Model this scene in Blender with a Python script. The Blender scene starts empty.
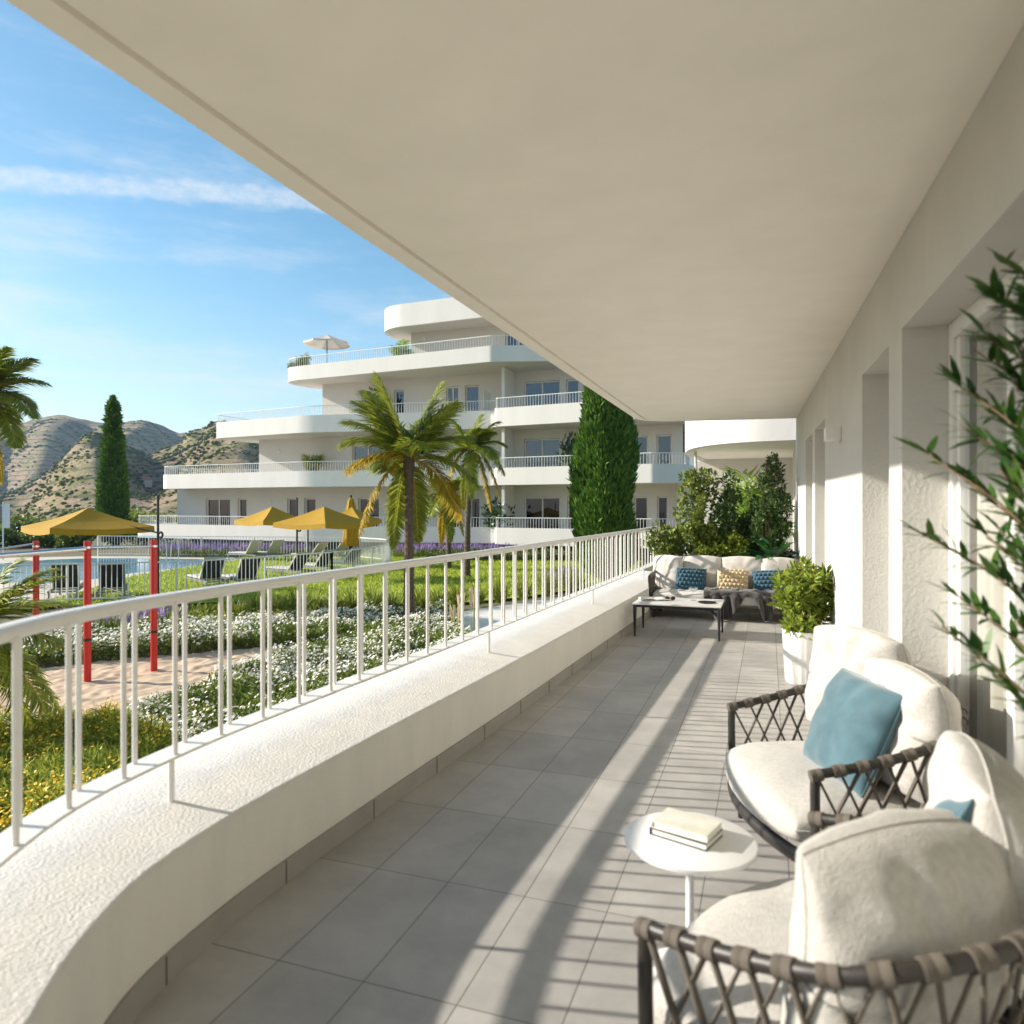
import bpy, bmesh, math, random
import numpy as np
from mathutils import Vector, Matrix, noise as mnoise

R = math.radians
rng = np.random.default_rng(7)
random.seed(7)
scene = bpy.context.scene
col = scene.collection

# ------------------------------------------------------------------ camera, sky, sun, exposure
CAM_H = 1.40
FPX, YAW, HORIZ = 722.0, 0.341, 507.0
cs, sn = math.cos(YAW), math.sin(YAW)
cam_d = bpy.data.cameras.new("camera")
cam = bpy.data.objects.new("camera", cam_d)
col.objects.link(cam)
cam.location = (0, 0, CAM_H)
cam.rotation_euler = (R(90), 0, YAW)
cam_d.sensor_width = 36
cam_d.lens = FPX / 1024 * 36
cam_d.shift_y = -(512 - HORIZ) / 1024
cam_d.clip_start = 0.02
cam_d.clip_end = 6000
cam_d.dof.use_dof = True
cam_d.dof.focus_distance = 10.0
cam_d.dof.aperture_fstop = 2.7
scene.camera = cam

SUN_DIR = Vector((1.0, 0.19, -1 / 2.22))          # direction the light travels
sun_el = math.atan2(-SUN_DIR.z, math.hypot(SUN_DIR.x, SUN_DIR.y))
sun_az = math.atan2(-SUN_DIR.x, -SUN_DIR.y)       # compass angle of the sun from +Y towards +X
sd = bpy.data.lights.new("sun", 'SUN')
sd.energy = 5.0
sd.angle = R(0.8)
sd.color = (1.0, 0.925, 0.82)
sun = bpy.data.objects.new("sun", sd)
sun.rotation_euler = SUN_DIR.to_track_quat('-Z', 'Y').to_euler()
sun.location = (-20, -8, 12)
col.objects.link(sun)

world = bpy.data.worlds.new("World")
scene.world = world
world.use_nodes = True
wn, wl = world.node_tree.nodes, world.node_tree.links
wn.clear()
w_out = wn.new('ShaderNodeOutputWorld')
w_bg = wn.new('ShaderNodeBackground')
w_sky = wn.new('ShaderNodeTexSky')
w_sky.sky_type = 'NISHITA'
w_sky.sun_disc = False
w_sky.sun_elevation = sun_el
w_sky.sun_rotation = sun_az
w_sky.air_density = 1.0
w_sky.dust_density = 0.6
w_sky.ozone_density = 1.6
w_bg.inputs['Strength'].default_value = 0.105
wl.new(w_bg.outputs[0], w_out.inputs[0])

scene.view_settings.view_transform = 'Standard'
scene.view_settings.look = 'None'
scene.view_settings.gamma = 1
scene.view_settings.use_curve_mapping = False
scene.view_settings.exposure = 0.84
scene.cycles.max_bounces = 9
scene.cycles.diffuse_bounces = 5
scene.cycles.transparent_max_bounces = 12
scene.cycles.use_denoising = True


def px_dir(px, py):
    u, v = (px - 512) / FPX, -(py - HORIZ) / FPX
    return Vector((u * cs - sn, u * sn + cs, v)).normalized()


def wm(op, a=None, b=None, **k):
    n = wn.new('ShaderNodeMath'); n.operation = op
    for i, x in enumerate((a, b)):
        if x is None: continue
        if isinstance(x, (int, float)): n.inputs[i].default_value = x
        else: wl.new(x, n.inputs[i])
    n.use_clamp = k.get('clamp', False)
    return n.outputs[0]


# thin clouds and a vapour trail, as directions on the sky
w_tc = wn.new('ShaderNodeTexCoord')
GEN = w_tc.outputs['Generated']


def wdot(v):
    n = wn.new('ShaderNodeVectorMath'); n.operation = 'DOT_PRODUCT'
    wl.new(GEN, n.inputs[0]); n.inputs[1].default_value = v
    return n.outputs['Value']


def wnoise(scale, detail, sx=(1, 1, 1), rough=0.55):
    m = wn.new('ShaderNodeMapping'); m.inputs['Scale'].default_value = sx
    wl.new(GEN, m.inputs['Vector'])
    n = wn.new('ShaderNodeTexNoise')
    n.inputs['Scale'].default_value = scale; n.inputs['Detail'].default_value = detail
    n.inputs['Roughness'].default_value = rough
    wl.new(m.outputs[0], n.inputs['Vector'])
    return n.outputs['Fac']


def wramp(x, a, b, lo=0.0, hi=1.0):
    n = wn.new('ShaderNodeMapRange'); n.interpolation_type = 'SMOOTHSTEP'
    n.inputs['From Min'].default_value = a; n.inputs['From Max'].default_value = b
    n.inputs['To Min'].default_value = lo; n.inputs['To Max'].default_value = hi
    wl.new(x, n.inputs['Value'])
    return n.outputs['Result']


def trail(p0, p1, half, amt, nscale):
    d0, d1 = px_dir(*p0), px_dir(*p1)
    nrm = d0.cross(d1).normalized()
    if nrm.z < 0: nrm = -nrm
    t = wdot(nrm)
    wob = wm('MULTIPLY', wm('SUBTRACT', wnoise(nscale, 4, (1, 1, 2.2)), 0.5), half * 1.5)
    t = wm('ABSOLUTE', wm('ADD', t, wob))
    edge = wramp(t, half * 0.35, half * 1.15, 1.0, 0.0)
    grain = wramp(wnoise(nscale * 2.3, 5, (1, 1, 1.6), 0.7), 0.25, 0.7, 0.45, 1.0)
    return wm('MULTIPLY', wm('MULTIPLY', edge, grain), amt)


tr = trail((0, 179), (305, 199), 0.0145, 0.58, 26)
tr2 = trail((60, 374), (288, 383), 0.006, 0.22, 20)
up = wdot((0, 0, 1))
cir = wramp(wnoise(3.2, 6, (1, 1, 4.5), 0.62), 0.45, 0.76, 0.0, 0.55)
cir = wm('MULTIPLY', cir, wramp(up, 0.02, 0.16))
hz = wramp(up, -0.02, 0.34, 0.24, 0.0)
cl = wm('ADD', wm('ADD', tr, tr2), wm('ADD', cir, hz), clamp=True)
w_mix = wn.new('ShaderNodeMixRGB')
wl.new(cl, w_mix.inputs['Fac'])
w_hs = wn.new('ShaderNodeHueSaturation')
w_hs.inputs['Saturation'].default_value = 1.22
w_hs.inputs['Hue'].default_value = 0.484
wl.new(w_sky.outputs[0], w_hs.inputs['Color'])
wl.new(w_hs.outputs[0], w_mix.inputs['Color1'])
w_mix.inputs['Color2'].default_value = (4.9, 5.1, 5.3, 1)
wl.new(w_mix.outputs[0], w_bg.inputs['Color'])


# ------------------------------------------------------------------ projection helpers used to survey the place
def at_z(px, py, z):
    d = (CAM_H - z) * FPX / (py - HORIZ)
    return at_d(px, d, z)


def at_d(px, d, z=0.0):
    u = (px - 512) / FPX * d
    return Vector((u * cs - d * sn, u * sn + d * cs, z))


def at_Y(px, Y, z=0.0):
    q = (px - 512) / FPX
    return Vector((Y * (q * cs - sn) / (q * sn + cs), Y, z))


def z_of(py, d):
    return CAM_H - (py - HORIZ) * d / FPX


# ------------------------------------------------------------------ materials
def new_mat(name):
    m = bpy.data.materials.new(name); m.use_nodes = True
    nt = m.node_tree
    return m, nt, nt.nodes, nt.links, nt.nodes['Principled BSDF']


def mat(name, c, rough=0.6, var=0.0, vscale=6.0, bump=0.0, bscale=40.0, bdetail=4, metal=0.0, spec=0.5, c2=None,
        island=0.0, trans=0.0, coords='Object', sheen=0.0, bdist=0.02, streak=1.0):
    m, nt, N, L, P = new_mat(name)
    P.inputs['Roughness'].default_value = rough
    P.inputs['Metallic'].default_value = metal
    P.inputs['Specular IOR Level'].default_value = spec
    if sheen: P.inputs['Sheen Weight'].default_value = sheen
    tc = N.new('ShaderNodeTexCoord')
    src = None
    base = (*c, 1)
    if var > 0 or c2:
        no = N.new('ShaderNodeTexNoise'); no.inputs['Scale'].default_value = vscale; no.inputs['Detail'].default_value = 6
        no.inputs['Roughness'].default_value = 0.6
        mpg = N.new('ShaderNodeMapping'); mpg.inputs['Scale'].default_value = (1, 1, streak)
        L.new(tc.outputs[coords], mpg.inputs['Vector']); L.new(mpg.outputs[0], no.inputs['Vector'])
        rp = N.new('ShaderNodeMapRange'); rp.inputs['From Min'].default_value = 0.3; rp.inputs['From Max'].default_value = 0.7
        L.new(no.outputs['Fac'], rp.inputs['Value'])
        mx = N.new('ShaderNodeMixRGB')
        L.new(rp.outputs[0], mx.inputs['Fac'])
        if c2:
            mx.inputs['Color1'].default_value = base; mx.inputs['Color2'].default_value = (*c2, 1)
        else:
            mx.inputs['Color1'].default_value = tuple(x * (1 - var) for x in c) + (1,)
            mx.inputs['Color2'].default_value = tuple(min(1, x * (1 + var)) for x in c) + (1,)
        src = mx.outputs[0]
    if island > 0:
        ge = N.new('ShaderNodeNewGeometry')
        hs = N.new('ShaderNodeHueSaturation')
        r1 = N.new('ShaderNodeMapRange'); r1.inputs['To Min'].default_value = 1 - island; r1.inputs['To Max'].default_value = 1 + island
        L.new(ge.outputs['Random Per Island'], r1.inputs['Value'])
        L.new(r1.outputs[0], hs.inputs['Value'])
        r2 = N.new('ShaderNodeMapRange'); r2.inputs['To Min'].default_value = 0.5 + 0.06 * island; r2.inputs['To Max'].default_value = 0.5 - 0.06 * island
        L.new(ge.outputs['Random Per Island'], r2.inputs['Value'])
        L.new(r2.outputs[0], hs.inputs['Hue'])
        if src: L.new(src, hs.inputs['Color'])
        else: hs.inputs['Color'].default_value = base
        src = hs.outputs[0]
    if src: L.new(src, P.inputs['Base Color'])
    else: P.inputs['Base Color'].default_value = base
    if bump > 0:
        nb = N.new('ShaderNodeTexNoise'); nb.inputs['Scale'].default_value = bscale; nb.inputs['Detail'].default_value = bdetail
        L.new(tc.outputs[coords], nb.inputs['Vector'])
        bp = N.new('ShaderNodeBump'); bp.inputs['Strength'].default_value = bump; bp.inputs['Distance'].default_value = bdist
        L.new(nb.outputs['Fac'], bp.inputs['Height']); L.new(bp.outputs[0], P.inputs['Normal'])
    if trans > 0:
        tr_ = N.new('ShaderNodeBsdfTranslucent')
        if src: L.new(src, tr_.inputs['Color'])
        else: tr_.inputs['Color'].default_value = base
        ms = N.new('ShaderNodeMixShader'); ms.inputs['Fac'].default_value = trans
        L.new(P.outputs[0], ms.inputs[1]); L.new(tr_.outputs[0], ms.inputs[2])
        L.new(ms.outputs[0], N['Material Output'].inputs['Surface'])
    return m


M = {}
M['stucco'] = mat('white stucco', (.69, .675, .63), .85, .05, 5, .5, 60, 5, bdist=.006, streak=.22)
M['stucco_rough'] = mat('rough white render', (.68, .66, .62), .9, .06, 9, .5, 95, 6, bdist=.010)
M['soffit'] = mat('painted soffit', (.92, .862, .79), .8, .035, 3.0, .2, 90, 6, bdist=.003)
M['wall'] = mat('warm wall render', (.57, .555, .515), .85, .05, 2.5, .5, 60, 5, bdist=.006)
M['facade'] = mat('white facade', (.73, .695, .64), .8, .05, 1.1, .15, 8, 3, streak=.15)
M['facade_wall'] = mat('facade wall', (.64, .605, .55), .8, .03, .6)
M['base_wall'] = mat('grey plinth', (.22, .23, .24), .8, .06, 1)
M['white_metal'] = mat('white painted metal', (.74, .73, .69), .38, .03, 20, .05, 200, 2)
M['rail_far'] = mat('white rail', (.75, .75, .73), .5)
M['chrome'] = mat('brushed steel', (.62, .63, .65), .25, .05, 30, metal=1.0)
M['dark_metal'] = mat('bronze metal', (.026, .022, .019), .45, .15, 30, .05, 150, 2)
M['black_metal'] = mat('black metal', (.015, .015, .016), .45)
M['strap'] = mat('taupe strap', (.105, .088, .070), .85, .15, 40, .5, 350, 3, bdist=.003)
M['fabric'] = mat('cream boucle', (.52, .50, .46), .95, 0, 55, .6, 190, 4, sheen=.15, bdist=.005, c2=(.415, .395, .36))
M['fabric2'] = mat('offwhite weave', (.54, .515, .475), .95, .05, 10, .4, 300, 3, sheen=.2, bdist=.003)
M['teal'] = mat('teal velvet', (.046, .112, .140), .8, .22, 9, .25, 120, 3, sheen=.5, bdist=.004)
M['teal_knit'] = mat('petrol knit', (.018, .075, .115), .9, .15, 20, .3, 200, sheen=.3)
M['tan_knit'] = mat('tan knit', (.52, .40, .235), .9, .12, 20, .3, 200, sheen=.3)
M['throw'] = mat('dark throw', (.035, .031, .029), .95, .2, 20, .4, 200, sheen=.3)
M['table_white'] = mat('white table', (.80, .79, .77), .35, .02, 10)
M['stone_top'] = mat('stone top', (.70, .68, .64), .4, .06, 9)
M['book_white'] = mat('book cover', (.76, .74, .68), .5, c2=(.60, .58, .46), vscale=14)
M['book_page'] = mat('pages', (.78, .76, .70), .8, .05, 200)
M['book_black'] = mat('black cover', (.02, .02, .02), .5)
M['pot'] = mat('glazed pot', (.72, .71, .68), .35, .03, 6)
M['soil'] = mat('soil', (.05, .035, .022), .95, .4, 30, .6, 60)
M['leaf_lime'] = mat('lime leaf', (.23, .30, .040), .5, island=.35, trans=.3, spec=.3)
M['leaf_green'] = mat('shrub leaf', (.18, .235, .045), .5, island=.4, trans=.25, spec=.35)
M['leaf_dark'] = mat('dark leaf', (.075, .130, .036), .42, island=.4, trans=.15, spec=.4)
M['leaf_olive'] = mat('willowy leaf', (.05, .125, .022), .45, island=.4, trans=.3, spec=.4)
M['leaf_big'] = mat('philodendron leaf', (.045, .155, .045), .35, island=.3, trans=.2)
M['cypress'] = mat('cypress foliage', (.085, .175, .022), .6, island=.45, trans=.2, spec=.2)
M['palm'] = mat('palm leaf', (.27, .31, .032), .45, island=.3, trans=.45, spec=.4)
M['palm_y'] = mat('yellowing palm leaf', (.46, .34, .03), .5, island=.3, trans=.45, spec=.3)
M['palm_lit'] = mat('sunlit palm leaf', (.22, .34, .05), .45, island=.25, trans=.4)  # palm leaf copy, its sunlit look put into the base colour
M['trunk'] = mat('palm trunk', (.10, .070, .045), .9, .3, 12, .7, 30)
M['twig'] = mat('twig', (.16, .10, .055), .8, .2, 20)
M['grass'] = mat('grass blade', (.40, .48, .055), .6, island=.35, trans=.35, spec=.2)
M['grass_dark'] = mat('bed foliage', (.17, .23, .04), .6, island=.45, trans=.3, spec=.2)
M['grass_tuft'] = mat('tuft grass', (.24, .29, .045), .6, island=.4, trans=.35, spec=.2)
M['petal_w'] = mat('white petal', (.86, .82, .70), .7, island=.08, trans=.2)
M['petal_y'] = mat('yellow petal', (.85, .55, .02), .6, island=.2, trans=.2)
M['petal_p'] = mat('lavender', (.30, .20, .42), .7, island=.25, trans=.2)
M['lawn'] = mat('lawn', (.33, .40, .045), .9, .3, .8, .8, 20)
M['path'] = mat('pale path', (.70, .67, .60), .9, .06, 2, .2, 40)
M['deck'] = mat('pool deck', (.56, .50, .41), .9, .06, 2, .2, 30)
M['coping'] = mat('coping', (.72, .70, .66), .7)
M['red'] = mat('red post', (.52, .018, .014), .38, .08, 6)
M['canvas'] = mat('ochre canvas', (.47, .265, .006), .8, .05, 5, .15, 60, trans=.12)
M['canvas_w'] = mat('cream canvas', (.72, .66, .58), .8, trans=.2)
M['sling'] = mat('black sling', (.02, .02, .022), .7)
M['lounge_pad'] = mat('lounger pad', (.52, .50, .46), .85, .05, 10)
M['lounge_frame'] = mat('lounger frame', (.20, .20, .20), .5)
M['curtain'] = mat('curtain', (.62, .56, .48), .9, .05, 3)
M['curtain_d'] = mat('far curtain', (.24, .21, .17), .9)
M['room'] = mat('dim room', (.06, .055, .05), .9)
M['hill_bush'] = mat('hillside scrub', (.11, .125, .04), .9, .3, .05)
M['roof'] = mat('clay roof', (.40, .20, .12), .8)
M['frost'] = mat('frosted screen', (.60, .66, .52), .3, trans=.4)
M['banner'] = mat('banner', (.78, .74, .72), .8, trans=.2)


def glass_mat(name, tint, rough=.03, refl=0.55):
    m, nt, N, L, P = new_mat(name)
    gl = N.new('ShaderNodeBsdfGlossy'); gl.inputs['Roughness'].default_value = rough
    gl.inputs['Color'].default_value = (.85, .9, 1, 1)
    tp = N.new('ShaderNodeBsdfTransparent'); tp.inputs['Color'].default_value = (*tint, 1)
    fr = N.new('ShaderNodeFresnel'); fr.inputs['IOR'].default_value = 1.5
    ad = N.new('ShaderNodeMath'); ad.operation = 'MULTIPLY_ADD'
    ad.inputs[1].default_value = 1.2; ad.inputs[2].default_value = refl - .05; ad.use_clamp = True
    L.new(fr.outputs[0], ad.inputs[0])
    ge = N.new('ShaderNodeNewGeometry'); fb = N.new('ShaderNodeMath'); fb.operation = 'SUBTRACT'; fb.inputs[0].default_value = 1
    L.new(ge.outputs['Backfacing'], fb.inputs[1])
    fm = N.new('ShaderNodeMath'); fm.operation = 'MULTIPLY'; L.new(ad.outputs[0], fm.inputs[0]); L.new(fb.outputs[0], fm.inputs[1]); ad = fm
    ms = N.new('ShaderNodeMixShader')
    L.new(ad.outputs[0], ms.inputs['Fac']); L.new(tp.outputs[0], ms.inputs[1]); L.new(gl.outputs[0], ms.inputs[2])
    L.new(ms.outputs[0], N['Material Output'].inputs['Surface'])
    return m


M['glass'] = glass_mat('window glass', (.92, .94, .94), .02, .05)
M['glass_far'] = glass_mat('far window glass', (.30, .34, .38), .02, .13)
M['glass_low'] = glass_mat('shaded window glass', (.16, .17, .18), .02, .07)  # ground floor copy: dark reflections put into the tint and weaker mirror
M['glass_clear'] = glass_mat('clear glass', (.92, .94, .94), .01, .16)


def tile_mat():
    m, nt, N, L, P = new_mat('terrace tiles')
    tc = N.new('ShaderNodeTexCoord')
    mp = N.new('ShaderNodeMapping'); mp.inputs['Location'].default_value = (1.425, -1.86, 0)
    L.new(tc.outputs['Object'], mp.inputs['Vector'])
    br = N.new('ShaderNodeTexBrick')
    br.offset = 0; br.squash = 1
    br.inputs['Scale'].default_value = 1
    br.inputs['Brick Width'].default_value = .3; br.inputs['Row Height'].default_value = .6
    br.inputs['Mortar Size'].default_value = .0022; br.inputs['Mortar Smooth'].default_value = .3
    br.inputs['Bias'].default_value = 0
    br.inputs['Color1'].default_value = (.345, .33, .308, 1); br.inputs['Color2'].default_value = (.425, .405, .375, 1)
    br.inputs['Mortar'].default_value = (.13, .12, .105, 1)
    L.new(mp.outputs[0], br.inputs['Vector'])
    no = N.new('ShaderNodeTexNoise'); no.inputs['Scale'].default_value = 3.2; no.inputs['Detail'].default_value = 10; no.inputs['Roughness'].default_value = .65
    L.new(tc.outputs['Object'], no.inputs['Vector'])
    hs = N.new('ShaderNodeHueSaturation')
    r = N.new('ShaderNodeMapRange'); r.inputs['From Min'].default_value = .3; r.inputs['From Max'].default_value = .7
    r.inputs['To Min'].default_value = .80; r.inputs['To Max'].default_value = 1.14
    L.new(no.outputs['Fac'], r.inputs['Value']); L.new(r.outputs[0], hs.inputs['Value']); L.new(br.outputs['Color'], hs.inputs['Color'])
    L.new(hs.outputs[0], P.inputs['Base Color'])
    r2 = N.new('ShaderNodeMapRange'); r2.inputs['To Min'].default_value = .42; r2.inputs['To Max'].default_value = .68
    L.new(no.outputs['Fac'], r2.inputs['Value']); L.new(r2.outputs[0], P.inputs['Roughness'])
    bp = N.new('ShaderNodeBump'); bp.inputs['Strength'].default_value = .5; bp.inputs['Distance'].default_value = .003; bp.invert = True
    L.new(br.outputs['Fac'], bp.inputs['Height']); L.new(bp.outputs[0], P.inputs['Normal'])
    return m


M['tile'] = tile_mat()
M['skirt'] = mat('skirting tile', (.30, .29, .265), .6, .08, 5)


def sand_mat():
    m, nt, N, L, P = new_mat('play sand')
    tc = N.new('ShaderNodeTexCoord')
    n1 = N.new('ShaderNodeTexNoise'); n1.inputs['Scale'].default_value = 3.2; n1.inputs['Detail'].default_value = 6
    L.new(tc.outputs['Object'], n1.inputs['Vector'])
    mx = N.new('ShaderNodeMixRGB'); mx.inputs['Color1'].default_value = (.52, .37, .24, 1); mx.inputs['Color2'].default_value = (.66, .49, .34, 1)
    L.new(n1.outputs['Fac'], mx.inputs['Fac']); L.new(mx.outputs[0], P.inputs['Base Color'])
    P.inputs['Roughness'].default_value = .95
    return m


M['sand'] = sand_mat()


def water_mat():
    m, nt, N, L, P = new_mat('pool water')
    tc = N.new('ShaderNodeTexCoord')
    n1 = N.new('ShaderNodeTexNoise'); n1.inputs['Scale'].default_value = 2.2; n1.inputs['Detail'].default_value = 3
    L.new(tc.outputs['Object'], n1.inputs['Vector'])
    mx = N.new('ShaderNodeMixRGB'); mx.inputs['Color1'].default_value = (.10, .30, .46, 1); mx.inputs['Color2'].default_value = (.22, .48, .62, 1)
    L.new(n1.outputs['Fac'], mx.inputs['Fac']); L.new(mx.outputs[0], P.inputs['Base Color'])
    P.inputs['Roughness'].default_value = .08
    bp = N.new('ShaderNodeBump'); bp.inputs['Strength'].default_value = .25; bp.inputs['Distance'].default_value = .03
    L.new(n1.outputs['Fac'], bp.inputs['Height']); L.new(bp.outputs[0], P.inputs['Normal'])
    return m


M['water'] = water_mat()


def hill_mat():
    m, nt, N, L, P = new_mat('dry hillside')
    tc = N.new('ShaderNodeTexCoord')

    def no(scale, det, rough=.6):
        n = N.new('ShaderNodeTexNoise'); n.inputs['Scale'].default_value = scale; n.inputs['Detail'].default_value = det
        n.inputs['Roughness'].default_value = rough
        L.new(tc.outputs['Object'], n.inputs['Vector']); return n.outputs['Fac']

    def rmp(x, a, b):
        r = N.new('ShaderNodeMapRange'); r.inputs['From Min'].default_value = a; r.inputs['From Max'].default_value = b
        L.new(x, r.inputs['Value']); return r.outputs[0]

    def mix(f, a, b):
        x = N.new('ShaderNodeMixRGB'); L.new(f, x.inputs['Fac'])
        for i, v in ((1, a), (2, b)):
            if isinstance(v, tuple): x.inputs[i].default_value = (*v, 1)
            else: L.new(v, x.inputs[i])
        return x.outputs[0]
    soil = mix(rmp(no(.02, 6), .35, .65), (.34, .22, .17), (.39, .29, .18))
    green = mix(rmp(no(.05, 6), .35, .65), (.10, .13, .045), (.23, .225, .075))
    c = mix(rmp(no(.055, 10, .75), .43, .62), soil, green)
    # terraced banks: thin bands that follow the height contours
    sp = N.new('ShaderNodeSeparateXYZ'); L.new(tc.outputs['Object'], sp.inputs[0])
    ad = N.new('ShaderNodeMath'); ad.operation = 'MULTIPLY_ADD'; L.new(no(.03, 4), ad.inputs[0]); ad.inputs[1].default_value = 9.0
    L.new(sp.outputs['Z'], ad.inputs[2])
    sc_ = N.new('ShaderNodeMath'); sc_.operation = 'MULTIPLY'; L.new(ad.outputs[0], sc_.inputs[0]); sc_.inputs[1].default_value = 1.5
    si = N.new('ShaderNodeMath'); si.operation = 'SINE'; L.new(sc_.outputs[0], si.inputs[0])
    band = rmp(si.outputs[0], .55, .95)
    bm = N.new('ShaderNodeMath'); bm.operation = 'MULTIPLY'; L.new(band, bm.inputs[0]); L.new(rmp(no(.012, 3), .36, .5), bm.inputs[1])
    c = mix(bm.outputs[0], c, (.13, .13, .055))
    L.new(c, P.inputs['Base Color'])
    P.inputs['Roughness'].default_value = .95
    P.inputs['Specular IOR Level'].default_value = .1
    bp = N.new('ShaderNodeBump'); bp.inputs['Strength'].default_value = .8; bp.inputs['Distance'].default_value = 3
    L.new(no(.18, 6, .7), bp.inputs['Height']); L.new(bp.outputs[0], P.inputs['Normal'])
    return m


M['hill'] = hill_mat()
M['ground'] = mat('dry garden soil', (.16, .125, .075), .95, .25, .8, .5, 20, c2=(.11, .12, .04))


# ------------------------------------------------------------------ geometry helpers
def tag(o, label=None, cat=None, group=None, kind=None):
    if label: o['label'] = label
    if cat: o['category'] = cat
    if group: o['group'] = group
    if kind: o['kind'] = kind
    return o


def empty(name, loc=(0, 0, 0), rz=0.0, label=None, cat=None, group=None):
    o = bpy.data.objects.new(name, None)
    o.empty_display_size = .1
    col.objects.link(o); o.location = loc; o.rotation_euler = (0, 0, rz)
    return tag(o, label, cat, group)


class MB:
    """collects geometry for ONE mesh object"""

    def __init__(self):
        self.V = []; self.F = []; self.I = []; self.n = 0; self.mats = []

    def _mi(self, m):
        if m is None: return 0
        if m not in self.mats: self.mats.append(m)
        return self.mats.index(m)

    def add(self, v, f, m=None):
        v = np.asarray(v, float).reshape(-1, 3)
        self.V.append(v)
        mi = self._mi(m)
        for q in f:
            self.F.append(tuple(int(i) + self.n for i in q)); self.I.append(mi)
        self.n += len(v)
        return self

    def box(self, c, s, rz=0.0, rot=None, m=None):
        c = np.array(c, float); h = np.array(s, float) / 2
        p = np.array([(x, y, z) for z in (-1, 1) for y in (-1, 1) for x in (-1, 1)], float) * h
        if rot is not None: p = p @ np.array(rot.to_3x3()).T
        elif rz:
            a, b = math.cos(rz), math.sin(rz)
            p = np.stack([p[:, 0] * a - p[:, 1] * b, p[:, 0] * b + p[:, 1] * a, p[:, 2]], 1)
        return self.add(p + c, [(0, 2, 3, 1), (4, 5, 7, 6), (0, 1, 5, 4), (2, 6, 7, 3), (0, 4, 6, 2), (1, 3, 7, 5)], m)

    def prism(self, pts, z0, z1, m=None):
        n = len(pts)
        a = sum(pts[i][0] * pts[(i + 1) % n][1] - pts[(i + 1) % n][0] * pts[i][1] for i in range(n))
        if a < 0: pts = pts[::-1]
        v = [(p[0], p[1], z0) for p in pts] + [(p[0], p[1], z1) for p in pts]
        f = [tuple(range(n))[::-1], tuple(range(n, 2 * n))] + [(i, (i + 1) % n, n + (i + 1) % n, n + i) for i in range(n)]
        return self.add(v, f, m)

    def tube(self, path, rad, seg=8, caps=True, m=None, flat=1.0):
        P = np.array([tuple(p) for p in path], float)
        n = len(P)
        rad = np.full(n, rad, float) if np.isscalar(rad) else np.asarray(rad, float)
        T = np.gradient(P, axis=0); T /= np.linalg.norm(T, axis=1)[:, None] + 1e-12
        up = np.array([0, 0, 1.0]) if abs(T[0, 2]) < .9 else np.array([1.0, 0, 0])
        N = np.cross(up, T[0]); N /= np.linalg.norm(N)
        vs = []
        for i in range(n):
            N = N - T[i] * N.dot(T[i]); N /= np.linalg.norm(N) + 1e-12
            B = np.cross(T[i], N)
            a = np.arange(seg) * 2 * math.pi / seg + math.pi / seg
            vs.append(P[i] + rad[i] * (np.cos(a)[:, None] * N + flat * np.sin(a)[:, None] * B))
        v = np.concatenate(vs)
        f = [(i * seg + k, i * seg + (k + 1) % seg, (i + 1) * seg + (k + 1) % seg, (i + 1) * seg + k) for i in range(n - 1) for k in range(seg)]
        if caps: f += [tuple(range(seg))[::-1], tuple((n - 1) * seg + k for k in range(seg))]
        return self.add(v, f, m)

    def lathe(self, prof, c=(0, 0, 0), seg=32, m=None, flute=0.0, nfl=0):
        a = np.arange(seg) * 2 * math.pi / seg
        vs = []
        for r, z in prof:
            rr = r * (1 + (flute * np.cos(a * nfl) if nfl else 0))
            vs.append(np.stack([rr * np.cos(a) + c[0], rr * np.sin(a) + c[1], np.full(seg, z + c[2])], 1))
        n = len(prof)
        f = [(i * seg + k, i * seg + (k + 1) % seg, (i + 1) * seg + (k + 1) % seg, (i + 1) * seg + k) for i in range(n - 1) for k in range(seg)]
        f += [tuple(range(seg))[::-1], tuple((n - 1) * seg + k for k in range(seg))]
        return self.add(np.concatenate(vs), f, m)

    def sweep(self, path, prof, closed_prof=True, m=None, caps=True):
        """prof: list of (offset to the left of travel, z)"""
        P = np.array([(p[0], p[1]) for p in path], float)
        T = np.gradient(P, axis=0); T /= np.linalg.norm(T, axis=1)[:, None]
        N = np.stack([-T[:, 1], T[:, 0]], 1)
        k = len(prof)
        v = [(P[i, 0] + N[i, 0] * o, P[i, 1] + N[i, 1] * o, z) for i in range(len(P)) for o, z in prof]
        kk = k if closed_prof else k - 1
        f = [(i * k + j, (i + 1) * k + j, (i + 1) * k + (j + 1) % k, i * k + (j + 1) % k) for i in range(len(P) - 1) for j in range(kk)]
        if caps and closed_prof:
            f += [tuple(range(k)), tuple((len(P) - 1) * k + j for j in range(k))[::-1]]
        return self.add(v, f, m)

    def build(self, name, m=None, parent=None, smooth=False, bevel=0.0, bseg=2, angle=35):
        me = bpy.data.meshes.new(name)
        V = np.concatenate(self.V) if self.V else np.zeros((0, 3))
        me.from_pydata(V.tolist(), [], self.F)
        mats = self.mats if self.mats else [m]
        for x in mats: me.materials.append(M[x] if isinstance(x, str) else x)
        if len(mats) > 1: me.polygons.foreach_set('material_index', self.I)
        if bevel > 0:
            bm = bmesh.new(); bm.from_mesh(me)
            bmesh.ops.recalc_face_normals(bm, faces=bm.faces)
            ed = [e for e in bm.edges if e.is_manifold and e.calc_face_angle(0) > R(angle)]
            bmesh.ops.bevel(bm, geom=ed, offset=bevel, segments=bseg, affect='EDGES', profile=.5)
            bm.to_mesh(me); bm.free()
        me.update()
        if smooth:
            me.polygons.foreach_set('use_smooth', [True] * len(me.polygons))
            if smooth == 'auto':
                me.set_sharp_from_angle(angle=R(40))
        o = bpy.data.objects.new(name, me)
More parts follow.
